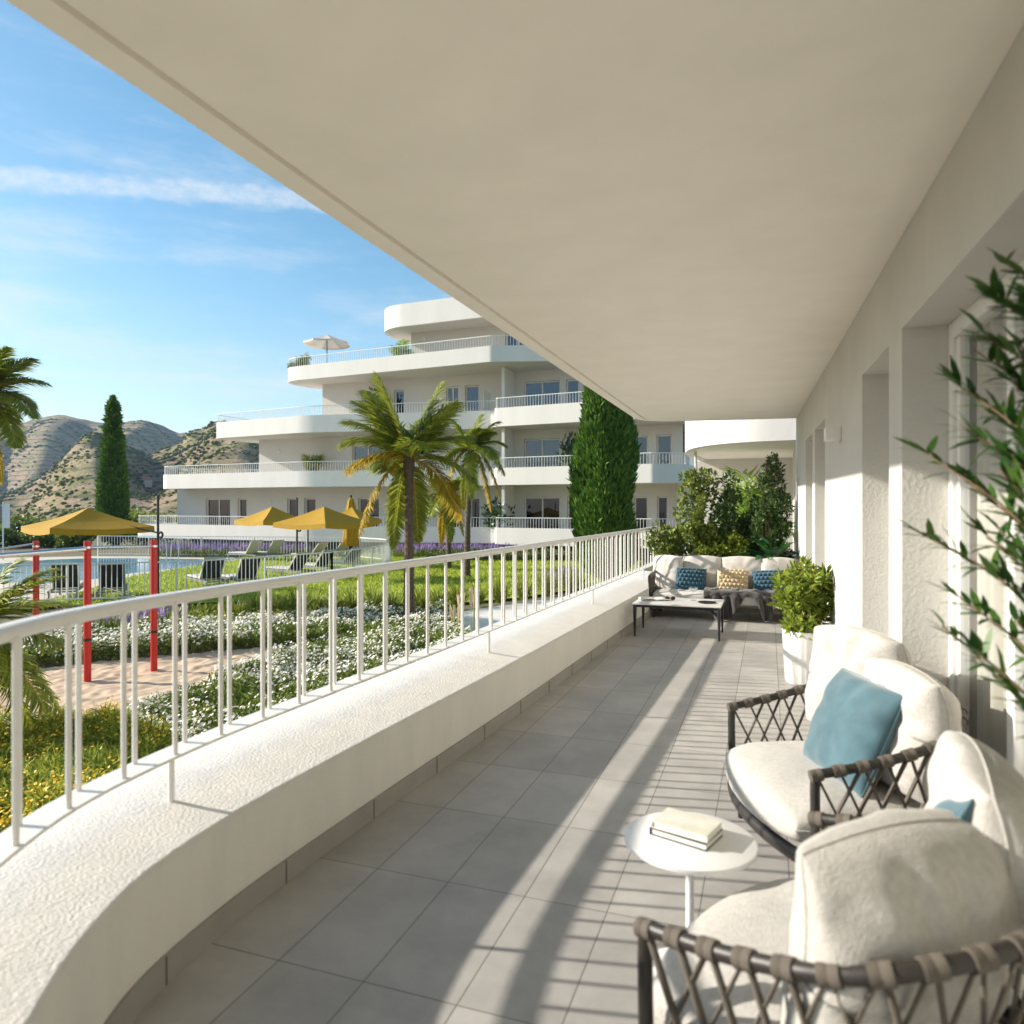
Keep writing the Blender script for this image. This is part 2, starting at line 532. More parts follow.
        col.objects.link(o)
        if parent is not None: o.parent = parent
        return o


def big_mesh(name, verts, faces, mats, parent=None, midx=None, smooth=False):
    """numpy mesh of equal-sized faces"""
    verts = np.ascontiguousarray(verts, np.float32); faces = np.ascontiguousarray(faces, np.int32)
    me = bpy.data.meshes.new(name)
    nf, k = faces.shape
    me.vertices.add(len(verts)); me.vertices.foreach_set('co', verts.ravel())
    me.loops.add(nf * k); me.loops.foreach_set('vertex_index', faces.ravel())
    me.polygons.add(nf)
    me.polygons.foreach_set('loop_start', np.arange(nf, dtype=np.int32) * k)
    for m in mats: me.materials.append(M[m])
    if midx is not None: me.polygons.foreach_set('material_index', np.asarray(midx, np.int32))
    me.update(calc_edges=True)
    me.validate()
    if smooth: me.polygons.foreach_set('use_smooth', [True] * nf)
    o = bpy.data.objects.new(name, me); col.objects.link(o)
    if parent is not None: o.parent = parent
    return o


def unit(a): return a / (np.linalg.norm(a, axis=-1, keepdims=True) + 1e-9)


def leaves(P, D, L, W, fold=.25, bend=0.0):
    """diamond leaves: base P, direction D, length L, half width W -> verts, quads"""
    n = len(P)
    D = unit(D); L = np.broadcast_to(L, (n,))[:, None]; W = np.broadcast_to(W, (n,))[:, None]
    r = unit(rng.normal(size=(n, 3)))
    S = unit(np.cross(D, r)); U = np.cross(S, D)
    mid = P + D * L * .45 + U * L * bend * .3
    tip = P + D * L - U * L * bend
    a = mid + S * W + U * W * fold; b = mid - S * W + U * W * fold
    v = np.stack([P, a, tip, b], 1).reshape(-1, 3)
    f = np.arange(n * 4).reshape(n, 4)
    return v, f


def leaves6(P, D, L, W, bend=.25, up=None):
    """longer leaves with two quads and a droop"""
    n = len(P)
    D = unit(D); L = np.broadcast_to(L, (n,))[:, None]; W = np.broadcast_to(W, (n,))[:, None]
    if up is None: up = np.tile([0, 0, 1.0], (n, 1))
    S = unit(np.cross(D, up + rng.normal(size=(n, 3)) * .15)); U = np.cross(S, D)
    m1 = P + D * L * .3; m2 = P + D * L * .68 - U * L * bend * .35; tip = P + D * L - U * L * bend
    v = np.stack([P - S * W * .25, P + S * W * .25, m1 + S * W, m1 - S * W, m2 + S * W * .8, m2 - S * W * .8, tip + S * W * .06, tip - S * W * .06], 1).reshape(-1, 3)
    b = (np.arange(n) * 8)[:, None]
    f = np.concatenate([b + [0, 1, 2, 3], b + [3, 2, 4, 5], b + [5, 4, 6, 7]], 1).reshape(-1, 4)
    return v, f


def join(parts):
    vs, fs, n = [], [], 0
    for v, f in parts:
        vs.append(v); fs.append(f + n); n += len(v)
    return np.concatenate(vs), np.concatenate(fs)


def in_poly(P, poly):
    x, y = P[:, 0], P[:, 1]; ins = np.zeros(len(P), bool); n = len(poly)
    for i in range(n):
        x0, y0 = poly[i][:2]; x1, y1 = poly[(i + 1) % n][:2]
        c = ((y0 > y) != (y1 > y)) & (x < (x1 - x0) * (y - y0) / (y1 - y0 + 1e-12) + x0)
        ins ^= c
    return ins


def scatter_poly(poly, n):
    a = np.array([p[:2] for p in poly]); lo, hi = a.min(0), a.max(0)
    out = np.zeros((0, 2))
    while len(out) < n:
        q = rng.uniform(lo, hi, (n * 2, 2)); out = np.concatenate([out, q[in_poly(q, poly)]])
    return out[:n]


def smooth_path(pts, n=60):
    P = np.array([tuple(p) for p in pts], float)
    P = np.concatenate([[2 * P[0] - P[1]], P, [2 * P[-1] - P[-2]]])
    out = []
    for i in range(1, len(P) - 2):
        t = np.linspace(0, 1, max(2, n // (len(P) - 3)), endpoint=False)[:, None]
        a, b, c, d = P[i - 1], P[i], P[i + 1], P[i + 2]
        out.append(.5 * (2 * b + (c - a) * t + (2 * a - 5 * b + 4 * c - d) * t ** 2 + (3 * b - a - 3 * c + d) * t ** 3))
    out.append(P[-2][None])
    return np.concatenate(out)


def resample(P, step):
    d = np.concatenate([[0], np.cumsum(np.linalg.norm(np.diff(P, axis=0), axis=1))])
    n = max(2, int(round(d[-1] / step)) + 1)
    s = np.linspace(0, d[-1], n)
    return np.stack([np.interp(s, d, P[:, k]) for k in range(P.shape[1])], 1)


def offset_path(P, o):
    T = np.gradient(P[:, :2], axis=0); T /= np.linalg.norm(T, axis=1)[:, None]
    return P[:, :2] + np.stack([-T[:, 1], T[:, 0]], 1) * o


def round_corners(pts, rad, seg=8):
    """open polyline with filleted inner corners; rad may be a list"""
    out = [tuple(pts[0])]
    for i in range(1, len(pts) - 1):
        r = rad[i] if isinstance(rad, (list, tuple)) else rad
        a, b, c = (Vector(p[:2]) for p in (pts[i - 1], pts[i], pts[i + 1]))
        if r <= 0: out.append(tuple(b)); continue
        da, dc = (a - b), (c - b)
        t = min(r, da.length * .49, dc.length * .49)
        p0, p1 = b + da.normalized() * t, b + dc.normalized() * t
        for k in range(seg + 1):
            s = k / seg
            out.append(tuple((1 - s) ** 2 * p0 + 2 * s * (1 - s) * b + s * s * p1))
    out.append(tuple(pts[-1]))
    return out

# ================================================================== OUR TERRACE
inner = smooth_path([(.3, -.3), (0, -.28), (-.4, -.18), (-.8, .08), (-1.06, .46), (-1.25, .80), (-1.405, 1.045), (-1.50, 1.19), (-1.585, 1.36), (-1.648, 1.53), (-1.685, 1.75), (-1.703, 2.1),
                     (-1.69, 2.6), (-1.655, 3.4), (-1.60, 4.5), (-1.545, 6.0), (-1.49, 7.5), (-1.44, 9.0), (-1.41, 10.0), (-1.39, 11.2)], 150)
inner = resample(inner, .06)
WX0, WSL = .66, -.0285                                  # wall line  X = WX0 + WSL*Y
wl_n = math.hypot(1, WSL)


def wall_pt(Y, t=0.0):                                  # t = into the building
    return (WX0 + WSL * Y + t / wl_n, Y - WSL * t / wl_n)


home = empty('apartment_building', (0.6, 0, 0), 0, 'near white apartment building whose covered terrace, long wall and doorways fill the right side', 'building')


def hpart(o): # keep world place when parented to a moved empty
    o.parent = home; o.location = (-0.6, 0, 0); return o


fl = MB()
fl.prism([(-2.0, -1.2), (2.2, -1.2), (2.2, 10.55), (-2.0, 10.55)], -.12, 0.0)
tag(fl.build('terrace_floor', 'tile'), kind='structure')

b = MB()
b.sweep(inner, [(0, -.05), (0, .360), (.50, .360), (.50, -1.3), (.06, -1.3), (.06, -.05)])
pp_o = hpart(b.build('parapet', 'stucco', smooth='auto'))
b = MB()
b.sweep(inner, [(-.003, .352), (-.003, .367), (.0, .3695), (.004, .3705), (.012, .3715), (.10, .382), (.25, .404), (.475, .420), (.492, .416), (.504, .400), (.504, .352)])
hpart(b.build('parapet_cap', 'stucco_rough', smooth='auto'))
b = MB()
sk = offset_path(inner, -.012)
b.sweep(sk, [(0, -.01), (0, .085), (.010, .085), (.010, -.01)], m='skirt')
M['skirt_joint'] = mat('joint', (.12, .11, .09), .9)
sj = resample(offset_path(inner, -.0135), .6)
for i in range(2, len(sj) - 1):
    t = Vector(sj[i + 1] - sj[i - 1]); b.box((sj[i][0], sj[i][1], .0425), (.003, .003, .084), rz=math.atan2(t.y, t.x), m='skirt_joint')
hpart(b.build('skirting', 'skirt'))

# balcony slab overhead: edge band, drip groove, soffit
edge = round_corners([(-1.70, -5.0), (-1.705, 10.25), (6.5, 11.2)], [0, .55, 0], 12)
edge = np.array(edge)
inn = offset_path(edge, -.10)
inn2 = offset_path(edge, -.128)
poly_in = [tuple(p) for p in inn2] + [(6.5, -5.0)]
b = MB()
b.prism(poly_in, 2.60, 2.90)
b.sweep(edge, [(0, 2.60), (0, 3.5), (-.10, 3.5), (-.10, 2.60)])
b.prism([tuple(p) for p in offset_path(edge, -.05)] + [(6.5, -5.0)], 2.66, 2.89)
hpart(b.build('balcony_slab', 'soffit'))

# the long wall with its doorways
TH = .32
opens = [(-2.2, 3.587, 2.19), (3.89, 4.73, 2.18), (6.83, 7.78, 2.17), (8.07, 8.95, 2.16)]
b = MB()
ys = [-5.0]
y_prev = -5.0
segs = []
for a, c, hd in opens + [(10.62, None, None)]:
    segs.append((y_prev, a)); y_prev = c
b_l = MB()
for a, c in segs:
    p = [wall_pt(a), wall_pt(c), wall_pt(c, TH), wall_pt(a, TH)]
    b.prism(p, -1.3, 2.598)
for a, c, hd in opens:
    p = [wall_pt(a), wall_pt(c), wall_pt(c, TH), wall_pt(a, TH)]
    b.prism(p, hd, 2.598)
    b.prism(p, -1.3, -.005)
hpart(b.build('facade_wall', 'wall'))
# rooms behind the doorways keep daylight out
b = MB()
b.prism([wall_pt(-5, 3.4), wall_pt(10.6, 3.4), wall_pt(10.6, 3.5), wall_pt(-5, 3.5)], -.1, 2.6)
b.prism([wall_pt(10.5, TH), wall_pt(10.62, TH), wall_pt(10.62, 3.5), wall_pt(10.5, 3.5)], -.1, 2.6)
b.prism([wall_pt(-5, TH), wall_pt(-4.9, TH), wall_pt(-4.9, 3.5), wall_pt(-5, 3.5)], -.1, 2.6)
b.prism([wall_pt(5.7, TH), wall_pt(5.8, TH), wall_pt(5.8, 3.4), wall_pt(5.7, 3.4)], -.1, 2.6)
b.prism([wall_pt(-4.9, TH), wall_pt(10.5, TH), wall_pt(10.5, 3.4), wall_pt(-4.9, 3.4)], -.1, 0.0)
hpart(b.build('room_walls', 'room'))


def curtain_mb(p0, p1, z0, z1, amp=.03, wave=.11):
    p0, p1 = Vector(p0), Vector(p1); L_ = (p1 - p0).length; n = max(8, int(L_ / .012)); t = (p1 - p0) / L_
    nn = Vector((-t.y, t.x)); v = []; f = []
    for i in range(n + 1):
        s = L_ * i / n
        o = amp * math.sin(s / wave * 2 * math.pi + .8 * math.sin(s * 5)) + .01 * math.sin(s * 41)
        q = p0 + t * s + nn * o
        v += [(q.x, q.y, z0), (q.x, q.y, z1)]
    f = [(2 * i, 2 * i + 2, 2 * i + 3, 2 * i + 1) for i in range(n)]
    return MB().add(v, f)


def patio_door(a, c, hd, leaves_at):
    """frame in the recess; leaves_at = Y of the vertical stiles"""
    fr = MB(); t0, t1 = .18, .245
    rzw = math.atan2(1, WSL) - math.pi / 2

    def bar(ya, yb, z0, z1, ta=t0, tb=t1):
        fr.prism([wall_pt(ya, ta), wall_pt(yb, ta), wall_pt(yb, tb), wall_pt(ya, tb)], z0, z1)
    w = .055
    bar(a, a + w, 0, hd); bar(c - w, c, 0, hd)
    bar(a + w, c - w, hd - .07, hd); bar(a + w, c - w, 0, .05)
    for s in leaves_at: bar(s - .035, s + .035, .05, hd - .07, t0 + .012, t1 - .006)
    # sash just inside the outer frame
    bar(a + w, a + w + .045, .05, hd - .07, t0 + .018, t1 - .01); bar(c - w - .045, c - w, .05, hd - .07, t0 + .018, t1 - .01)
    o = hpart(fr.build('patio_door', 'white_metal', bevel=.004))
    g = MB(); g.prism([wall_pt(a + w, .215), wall_pt(c - w, .215), wall_pt(c - w, .221), wall_pt(a + w, .221)], .05, hd - .07)
    p = g.build('pane', 'glass'); p.parent = o
    cu = curtain_mb(wall_pt(a + .02, .275), wall_pt(c - .02, .275), .02, hd + .2).build('curtain', 'curtain', smooth=True); cu.parent = o
    return o


patio_door(opens[0][0], opens[0][1], opens[0][2], [2.86, 1.2, -.6])
patio_door(*opens[1], [])
patio_door(*opens[2], [])
patio_door(*opens[3], [])

# wall lamp
wp = wall_pt(5.75, -.055)
lamp = MB().box((wp[0], wp[1], 1.93), (.105, .13, .095), rz=.0285).build('wall_lamp', 'white_metal', bevel=.006)
tag(lamp, 'small white box lamp fixed high on the terrace wall between the doorways', 'lamp')
bk = MB().box((wall_pt(5.75, -.002)[0], 5.75, 1.93), (.006, .15, .11), rz=.0285).build('back_plate', 'chrome', lamp)

# ------------------------------------------------------------------ railing
rail = empty('balcony_railing', (-1.9, 3, .385), 0, 'white metal terrace railing with paired balusters on a flat bar along the near parapet', 'railing')


def rpart(o): o.parent = rail; o.location = (1.9, -3, -.385); return o


ctr = offset_path(inner, .218)
ctr = ctr[: len(ctr)]
BAR_Z = .562
hb = MB(); hb.sweep(ctr, [(-.05, BAR_Z - .006), (-.05, BAR_Z + .004), (.05, BAR_Z + .004), (.05, BAR_Z - .006)])
rpart(hb.build('bottom_bar', 'white_metal', bevel=.0015, bseg=1, angle=60))
tp = MB()
prof = []
for k in range(12):
    a_ = 2 * math.pi * k / 12
    prof.append((.034 * math.copysign(abs(math.cos(a_)) ** .7, math.cos(a_)), 1.088 + .021 * math.copysign(abs(math.sin(a_)) ** .7, math.sin(a_))))
tp.sweep(ctr, prof)
rpart(tp.build('top_rail', 'white_metal', smooth=True))
dense_ = resample(ctr, .004)
seg_ = np.concatenate([[0], np.cumsum(np.linalg.norm(np.diff(dense_, axis=0), axis=1))])
k0 = int(np.argmin(np.linalg.norm(dense_ - np.array([-1.83, 1.475]), axis=1)))
STEP = .1125
nb = 0
for i in range(-9, 92):
    sp_ = seg_[k0] + i * STEP
    if sp_ > seg_[-1] - .05: break
    j = int(np.searchsorted(seg_, sp_)); j = min(max(j, 1), len(dense_) - 2)
    t = dense_[j + 1] - dense_[j - 1]; t = t / np.linalg.norm(t)
    p = dense_[j] + np.array([-t[1], t[0]]) * (.030 if i % 2 else -.030)
    if p[1] < .5: continue
    q = MB().tube([(p[0], p[1], BAR_Z + .003), (p[0], p[1], 1.078)], .0084, 10)
    rpart(q.build('baluster', 'white_metal', smooth='auto'))
    nb += 1
k1 = int(np.argmin(np.linalg.norm(dense_ - np.array([-1.90, 1.93]), axis=1)))
for i in range(-1, 4):
    sp_ = seg_[k1] + i * 2.7
    if not 0 < sp_ < seg_[-1]: continue
    j = int(np.searchsorted(seg_, sp_))
    q = MB().tube([(dense_[j][0], dense_[j][1], .395), (dense_[j][0], dense_[j][1], BAR_Z - .004)], .0105, 10)
    rpart(q.build('support', 'white_metal', smooth='auto'))
if nb > 98: print('BALUSTERS', nb)

# ================================================================== GROUND, HILLS
GZ = -1.0
g = MB()
g.add([(-90, -40, GZ - .10), (60, -40, GZ - .10), (60, 70, GZ - .10), (-90, 70, GZ - .10)], [(0, 1, 2, 3)])
tag(g.build('ground', 'ground'), kind='structure')


def hmap(s, d):
    """height of the land at screen column s (as an angle) and depth d"""
    yf = np.interp(s, [-900, -300, 0, 30, 60, 105, 150, 180, 215, 260, 400, 900], [455, 432, 424, 421, 418, 419, 423, 430, 440, 452, 470, 480])
    ym = np.interp(s, [-900, -300, -60, 0, 25, 60, 95, 125, 150, 170, 190, 215, 260, 330, 500, 900], [490, 480, 496, 489, 475, 455, 438, 446, 446, 432, 421, 423, 432, 450, 485, 495])
    zf = 1.4 + (507 - yf) * 820 / FPX
    zm = 1.4 + (507 - ym) * 400 / FPX

    def ss(a, b, x):
        t = np.clip((x - a) / (b - a), 0, 1); return t * t * (3 - 2 * t)
    z0 = -3.5 + 0.0 * d
    a = ss(70, 400, d)
    z = z0 * (1 - a) + zm * a
    behind = ss(405, 540, d)
    z = z - behind * 26 * (1 - ss(540, 820, d)) 
    up_ = ss(520, 820, d)
    z = z * (1 - up_) + zf * up_
    z = z - ss(830, 1500, d) * 60
    return z


S_ = np.concatenate([np.arange(-1500, -300, 9.0), np.arange(-300, 760, 3.2)]); D_ = 60 * (1150 / 60) ** (np.linspace(0, 1, 190))
SS, DD = np.meshgrid(S_, D_)
Z = hmap(SS, DD)
U = (SS - 512) / FPX * DD
X = U * cs - DD * sn; Y = U * sn + DD * cs
# spurs and gullies running down the slopes, their right flanks steep
def fbm(x, y, sc, oc=5):
    out = np.zeros(x.shape)
    for idx in np.ndindex(x.shape):
        out[idx] = mnoise.fractal(Vector((x[idx] * sc, y[idx] * sc, 3.1)), 1.0, 2.1, oc)
    return out


nz = fbm(X, Y, .011, 6)
nz2 = fbm(X + 500, Y, .03, 4)
wgt = np.clip((DD - 75) / 200, 0, 1)
w2 = np.clip((DD - 430) / 300, 0, 1)
def saw(x, k=.5):                                       # gentle left flank, steep right flank
    t = x - np.floor(x)
    y = np.where(t < k, t / k, (1 - t) / (1 - k))
    return y * y * (3 - 2 * y)
spur = saw((SS - 37 + nz * 34 - (DD - 400) * .10) / 150.0, .45) - 1
spur_f = saw((SS - 25 + nz * 22 - (DD - 800) * .22) / 80.0, .5) - 1
crest = 1 - .88 * np.clip((DD - 650) / 150, 0, 1) * np.clip((1000 - DD) / 100, 0, 1)
Z = Z + wgt * (1 - w2) * (spur * 32 * np.clip((DD - 130) / 200, 0, 1) * (1 - .7 * np.exp(-((DD - 400) / 60) ** 2)) + nz * 4 + nz2 * 2.2)
Z = Z + w2 * (spur_f * 44 * crest + nz * 5 + nz2 * 3)
ny, nx = SS.shape
idx = np.arange(ny * nx).reshape(ny, nx)
F = np.stack([idx[:-1, :-1], idx[:-1, 1:], idx[1:, 1:], idx[1:, :-1]], -1).reshape(-1, 4)
hv = np.stack([X, Y, Z], -1).reshape(-1, 3)
hill = big_mesh('hills', hv, F, ['hill'], smooth=True)
tag(hill, kind='structure')
hfl = hv.reshape(ny, nx, 3)


def hill_at(i, j): return hfl[i, j]


# scrub over the hills
ico_v = []; 
bm_ = bmesh.new(); bmesh.ops.create_icosphere(bm_, subdivisions=1, radius=1); bm_.verts.ensure_lookup_table()
ico_v = np.array([v.co[:] for v in bm_.verts]); ico_f = np.array([[v.index for v in f.verts] for f in bm_.faces]); bm_.free()
pr = ((SS > -120) & (SS < 360) & (DD > 85) & (DD < 770)).ravel()
cand = np.nonzero(pr)[0]
dens = np.clip(1.2 * (DD.ravel()[cand] / 400) ** 1.6, .1, 3) * np.clip(.35 + nz2.ravel()[cand] * 2.0 + nz.ravel()[cand] * 1.2, .03, 2)
pick = rng.choice(cand, 42000, replace=True, p=dens / dens.sum())
base = hv[pick] + rng.normal(size=(len(pick), 3)) * np.array([.9, .9, 0]) - np.array([0, 0, .25])
sz = rng.uniform(.25, 1.05, len(pick)) ** 1.4 * np.clip(DD.ravel()[pick] / 330, .6, 1.5)
jit = 1 + rng.uniform(-.35, .35, (len(pick), len(ico_v), 1))
bv = base[:, None, :] + ico_v[None] * jit * (sz[:, None] * np.array([1.15, 1.15, .8]))[:, None, :]
bf = (np.arange(len(pick)) * len(ico_v))[:, None, None] + ico_f[None]
sc_o = big_mesh('hillside_scrub', bv.reshape(-1, 3), bf.reshape(-1, 3), ['hill_bush'])
M['hill_bush'].node_tree.nodes['Principled BSDF'].inputs['Specular IOR Level'].default_value = .05
tag(sc_o, kind='stuff')


def hz_at(px, d):
    j = int(np.argmin(abs(S_ - px))); i = int(np.argmin(abs(D_ - d)))
    return hv.reshape(ny, nx, 3)[i, j]


for k, (px, d, w, lab) in enumerate([(6, 300, 6, 'small white farmhouse low on the hillside at the far left edge'),
                                (146, 330, 5, 'small white farmhouse on the slope right of the tall slim cypress'),
                                (205, 400, 5, 'small pale farmhouse near the hill crest above the left end of the terraced building')]):
    p = hz_at(px, d)
    h = empty('farmhouse', tuple(p), .5 + k, lab, 'house', 'farmhouses on the hills')
    q = MB().box((0, 0, 1.2), (w, w * .7, 3.6)).build('wall', 'facade', h)
    rf = MB().add([(-w * .55, -w * .4, 2.9), (w * .55, -w * .4, 2.9), (w * .55, w * .4, 2.9), (-w * .55, w * .4, 2.9), (-w * .5, 0, 4.2), (w * .5, 0, 4.2)],
                  [(0, 1, 5, 4), (2, 3, 4, 5), (1, 2, 5), (3, 0, 4), (3, 2, 1, 0)]).build('roof', 'roof', h)

# ================================================================== GARDEN: pool, lawn, sand, paths
def gpoly(pxs, z=GZ): return [tuple(at_z(a, b_, z)[:2]) for a, b_ in pxs]


def sheet(name, poly, z, m, kind='structure', thick=.02):
    b = MB(); b.prism(poly, z - thick, z)
    return tag(b.build(name, m), kind=kind)


def sm(poly, n=80): return [tuple(p) for p in smooth_path([poly[-1]] + poly + [poly[0]], n)[n // (len(poly) + 1): -1]]


pool_poly = gpoly([(-240, 588), (0, 581), (55, 582), (94, 578), (125, 573), (160, 569), (190, 565.5), (222, 562.5), (236, 560.5), (222, 559), (180, 558.2), (130, 557.5), (90, 557.6), (50, 559), (0, 563), (-200, 566)])
deck = gpoly([(-320, 604), (0, 602), (40, 600), (75, 592), (108, 582), (132, 576), (170, 570.5), (200, 566.8), (232, 563.5), (250, 560), (232, 556.5), (150, 555.5), (90, 555.5), (40, 556.5), (-320, 560)])
sheet('pool_deck', deck, GZ - .035, 'deck')
tag(MB().prism(pool_poly, GZ - .045, GZ - .028).build('pool_water', 'water'), kind='structure')
lawn = [tuple(at_z(a, b_, GZ)[:2]) for a, b_ in [(-320, 630), (-40, 615), (60, 604), (155, 603), (230, 600), (300, 597), (360, 600), (430, 604), (520, 596), (560, 590), (600, 583), (640, 572), (640, 556), (480, 553), (250, 553.5), (236, 560.5), (190, 566.5), (140, 574.5), (112, 581), (80, 592), (40, 601), (0, 604), (-320, 606)]]
sheet('lawn', lawn, GZ - .03, 'lawn')
sand_px = [(-170, 700), (20, 668), (60, 663), (117, 656), (205, 649.5), (300, 641.5), (345, 637), (356, 639), (340, 648), (300, 662), (250, 680), (200, 705), (150, 730), (60, 750), (-170, 790)]
sand_poly = gpoly(sand_px)
# sand: a dimpled sheet
n = 240
lo = np.min(sand_poly, 0); hi = np.max(sand_poly, 0)
gx, gy = np.meshgrid(np.linspace(lo[0], hi[0], n), np.linspace(lo[1], hi[1], n))
pts = np.stack([gx.ravel(), gy.ravel()], 1); ins = in_poly(pts, sand_poly)
gzv = np.array([mnoise.noise(Vector((p[0] * 3.1, p[1] * 3.1, 0))) * .028 + mnoise.noise(Vector((p[0] * 7.5, p[1] * 7.5, 5))) * .024 for p in pts])
idx = np.arange(n * n).reshape(n, n)
F = np.stack([idx[:-1, :-1], idx[:-1, 1:], idx[1:, 1:], idx[1:, :-1]], -1).reshape(-1, 4)
F = F[ins[F].all(1)]
so = big_mesh('sand', np.stack([pts[:, 0], pts[:, 1], GZ - .045 + gzv], 1), F, ['sand'], smooth=True)
tag(so, kind='structure')
path_poly = gpoly([(440, 614), (494, 605.5), (537, 599.5), (580, 594), (620, 588), (660, 580), (660, 640), (600, 665), (500, 690), (440, 700), (400, 640)])
sheet('path', path_poly, GZ - .02, 'path')
sheet('garden_path', gpoly([(318, 626), (352, 620), (372, 617), (372, 624), (350, 634), (318, 637)]), GZ - .026, 'path')

# ------------------------------------------------------------------ lawn grass
def z_col(p, z): return np.concatenate([p, np.full((len(p), 1), z)], 1)


def blades(poly, n, h, w, z=GZ - .03, lean=.5):
    p = scatter_poly(poly, n); P = z_col(p, z)
    D = np.stack([rng.normal(0, lean, n), rng.normal(0, lean, n), np.ones(n)], 1)
    return leaves(P, D, rng.uniform(.6, 1.3, n) * h, w, 0.1, .12)


v, f = blades(lawn, 60000, .10, .013)
tag(big_mesh('lawn_grass', v, f, ['grass']), kind='stuff')


# ------------------------------------------------------------------ planted beds
def bed(name, poly, n_leaf, n_flow, h, leaf_m, petal_m, leaf_l=.09, petal=.022, clump=.35, z=GZ - .08, seed=0, hb=.55, asp=.16):
    """a low bed: mounded leaves and open flower heads, one stuff object"""
    p = scatter_poly(poly, n_leaf)
    hn = np.array([.62 + .38 * mnoise.noise(Vector((q[0] / clump, q[1] / clump, seed))) + .2 * mnoise.noise(Vector((q[0] / clump * 3, q[1] / clump * 3, seed + 5))) for q in p])
    zz = z + h * np.clip(hn, .2, 1.2) * rng.uniform(0, 1, n_leaf) ** .6 * .9
    P = np.stack([p[:, 0], p[:, 1], zz], 1)
    D = rng.normal(size=(n_leaf, 3)); D[:, 2] = abs(D[:, 2]) + .35
    v1, f1 = leaves(P, D, rng.uniform(.6, 1.4, n_leaf) * leaf_l, leaf_l * asp, .3, .15)
    p = scatter_poly(poly, n_flow * 2)
    fm = np.array([mnoise.noise(Vector((q[0] / clump / 2.2, q[1] / clump / 2.2, seed + 9))) for q in p]) + rng.normal(0, .28, len(p))
    p = p[np.argsort(-fm)[:n_flow]]; m = len(p)
    hn = np.array([.62 + .38 * mnoise.noise(Vector((q[0] / clump, q[1] / clump, seed))) + .2 * mnoise.noise(Vector((q[0] / clump * 3, q[1] / clump * 3, seed + 5))) for q in p])
    P = np.stack([p[:, 0], p[:, 1], z + h * np.clip(hn, .2, 1.2) * rng.uniform(hb, 1.12, m) + .02], 1)
    up_ = unit(np.stack([rng.normal(-.25, .5, m), rng.normal(-.25, .5, m), np.ones(m)], 1))
    a = unit(np.cross(up_, rng.normal(size=(m, 3)))); b_ = np.cross(up_, a)
    r = rng.uniform(.6, 1.3, m)[:, None] * petal
    # two crossed petals pairs -> an eight pointed head of two quads
    q1 = np.stack([P + a * r, P + b_ * r * .9 + up_ * r * .15, P - a * r, P - b_ * r * .9 + up_ * r * .15], 1).reshape(-1, 3)
    v2, f2 = q1, np.arange(m * 4).reshape(m, 4)
    v, f = join([(v1, f1), (v2, f2)])
    o = big_mesh(name, v, f, [leaf_m, petal_m], midx=np.concatenate([np.zeros(len(f1)), np.ones(len(f2))]))
    return tag(o, kind='stuff')


back_bed = gpoly([(30, 665), (120, 657), (205, 650.5), (300, 642.5), (352, 637.5), (420, 636), (450, 631), (458, 618), (440, 612), (410, 619), (360, 616), (316, 624), (240, 627), (150, 633), (60, 642), (-20, 655), (-330, 660), (-330, 700), (-170, 690)])
bed('white_flower_bed', back_bed, 46000, 15000, .50, 'grass_dark', 'petal_w', .08, .027, .9, seed=3)
front_bed = gpoly([(118, 722), (205, 690), (262, 672), (320, 655), (356, 642), (400, 636), (452, 632), (470, 640), (470, 660), (420, 690), (350, 735), (270, 790), (220, 790), (150, 750)])
bed('white_flower_border', front_bed, 46000, 11500, .50, 'grass_dark', 'petal_w', .07, .022, .7, seed=8)
yel = [tuple(at_z(a, b_, GZ)[:2]) for a, b_ in [(-420, 800), (-170, 790), (-40, 760), (60, 745), (130, 748), (190, 770), (220, 800), (200, 860), (120, 960), (40, 1010), (-40, 1010), (-420, 1100)]]
M['herb'] = mat('feathery herb', (.27, .33, .05), .6, island=.45, trans=.35, spec=.2)
bed('yellow_flower_bed', yel, 92000, 9500, .66, 'herb', 'petal_y', .12, .015, .45, seed=15, hb=.75, asp=.06)
yb = gpoly([(150, 633), (240, 628), (300, 622), (300, 612), (240, 612), (150, 618)])
bed('yellow_meadow_strip', yb, 7000, 700, .40, 'grass_tuft', 'petal_y', .14, .022, .8, seed=21)
lav = [tuple(at_z(a, b_, GZ)[:2]) for a, b_ in [(150, 556.5), (250, 557), (310, 557), (310, 553.5), (150, 553.2)]]


def lavender(name, poly, n, h):
    p = scatter_poly(poly, n); P = z_col(p, GZ - .05)
    D = np.stack([rng.normal(0, .28, n), rng.normal(0, .28, n), np.ones(n)], 1)
    hh = rng.uniform(.7, 1.25, n) * h
    v1, f1 = leaves(P, D, hh * .75, .02, .2)
    P2 = P + unit(D) * hh[:, None] * .55
    P2 = P2[::2]; v2, f2 = leaves(P2, D[::2], hh[::2] * .5, .022, .3)
    v, f = join([(v1, f1), (v2, f2)])
    return tag(big_mesh(name, v, f, ['grass_dark', 'petal_p'], midx=np.concatenate([np.zeros(len(f1)), np.ones(len(f2))])), kind='stuff')


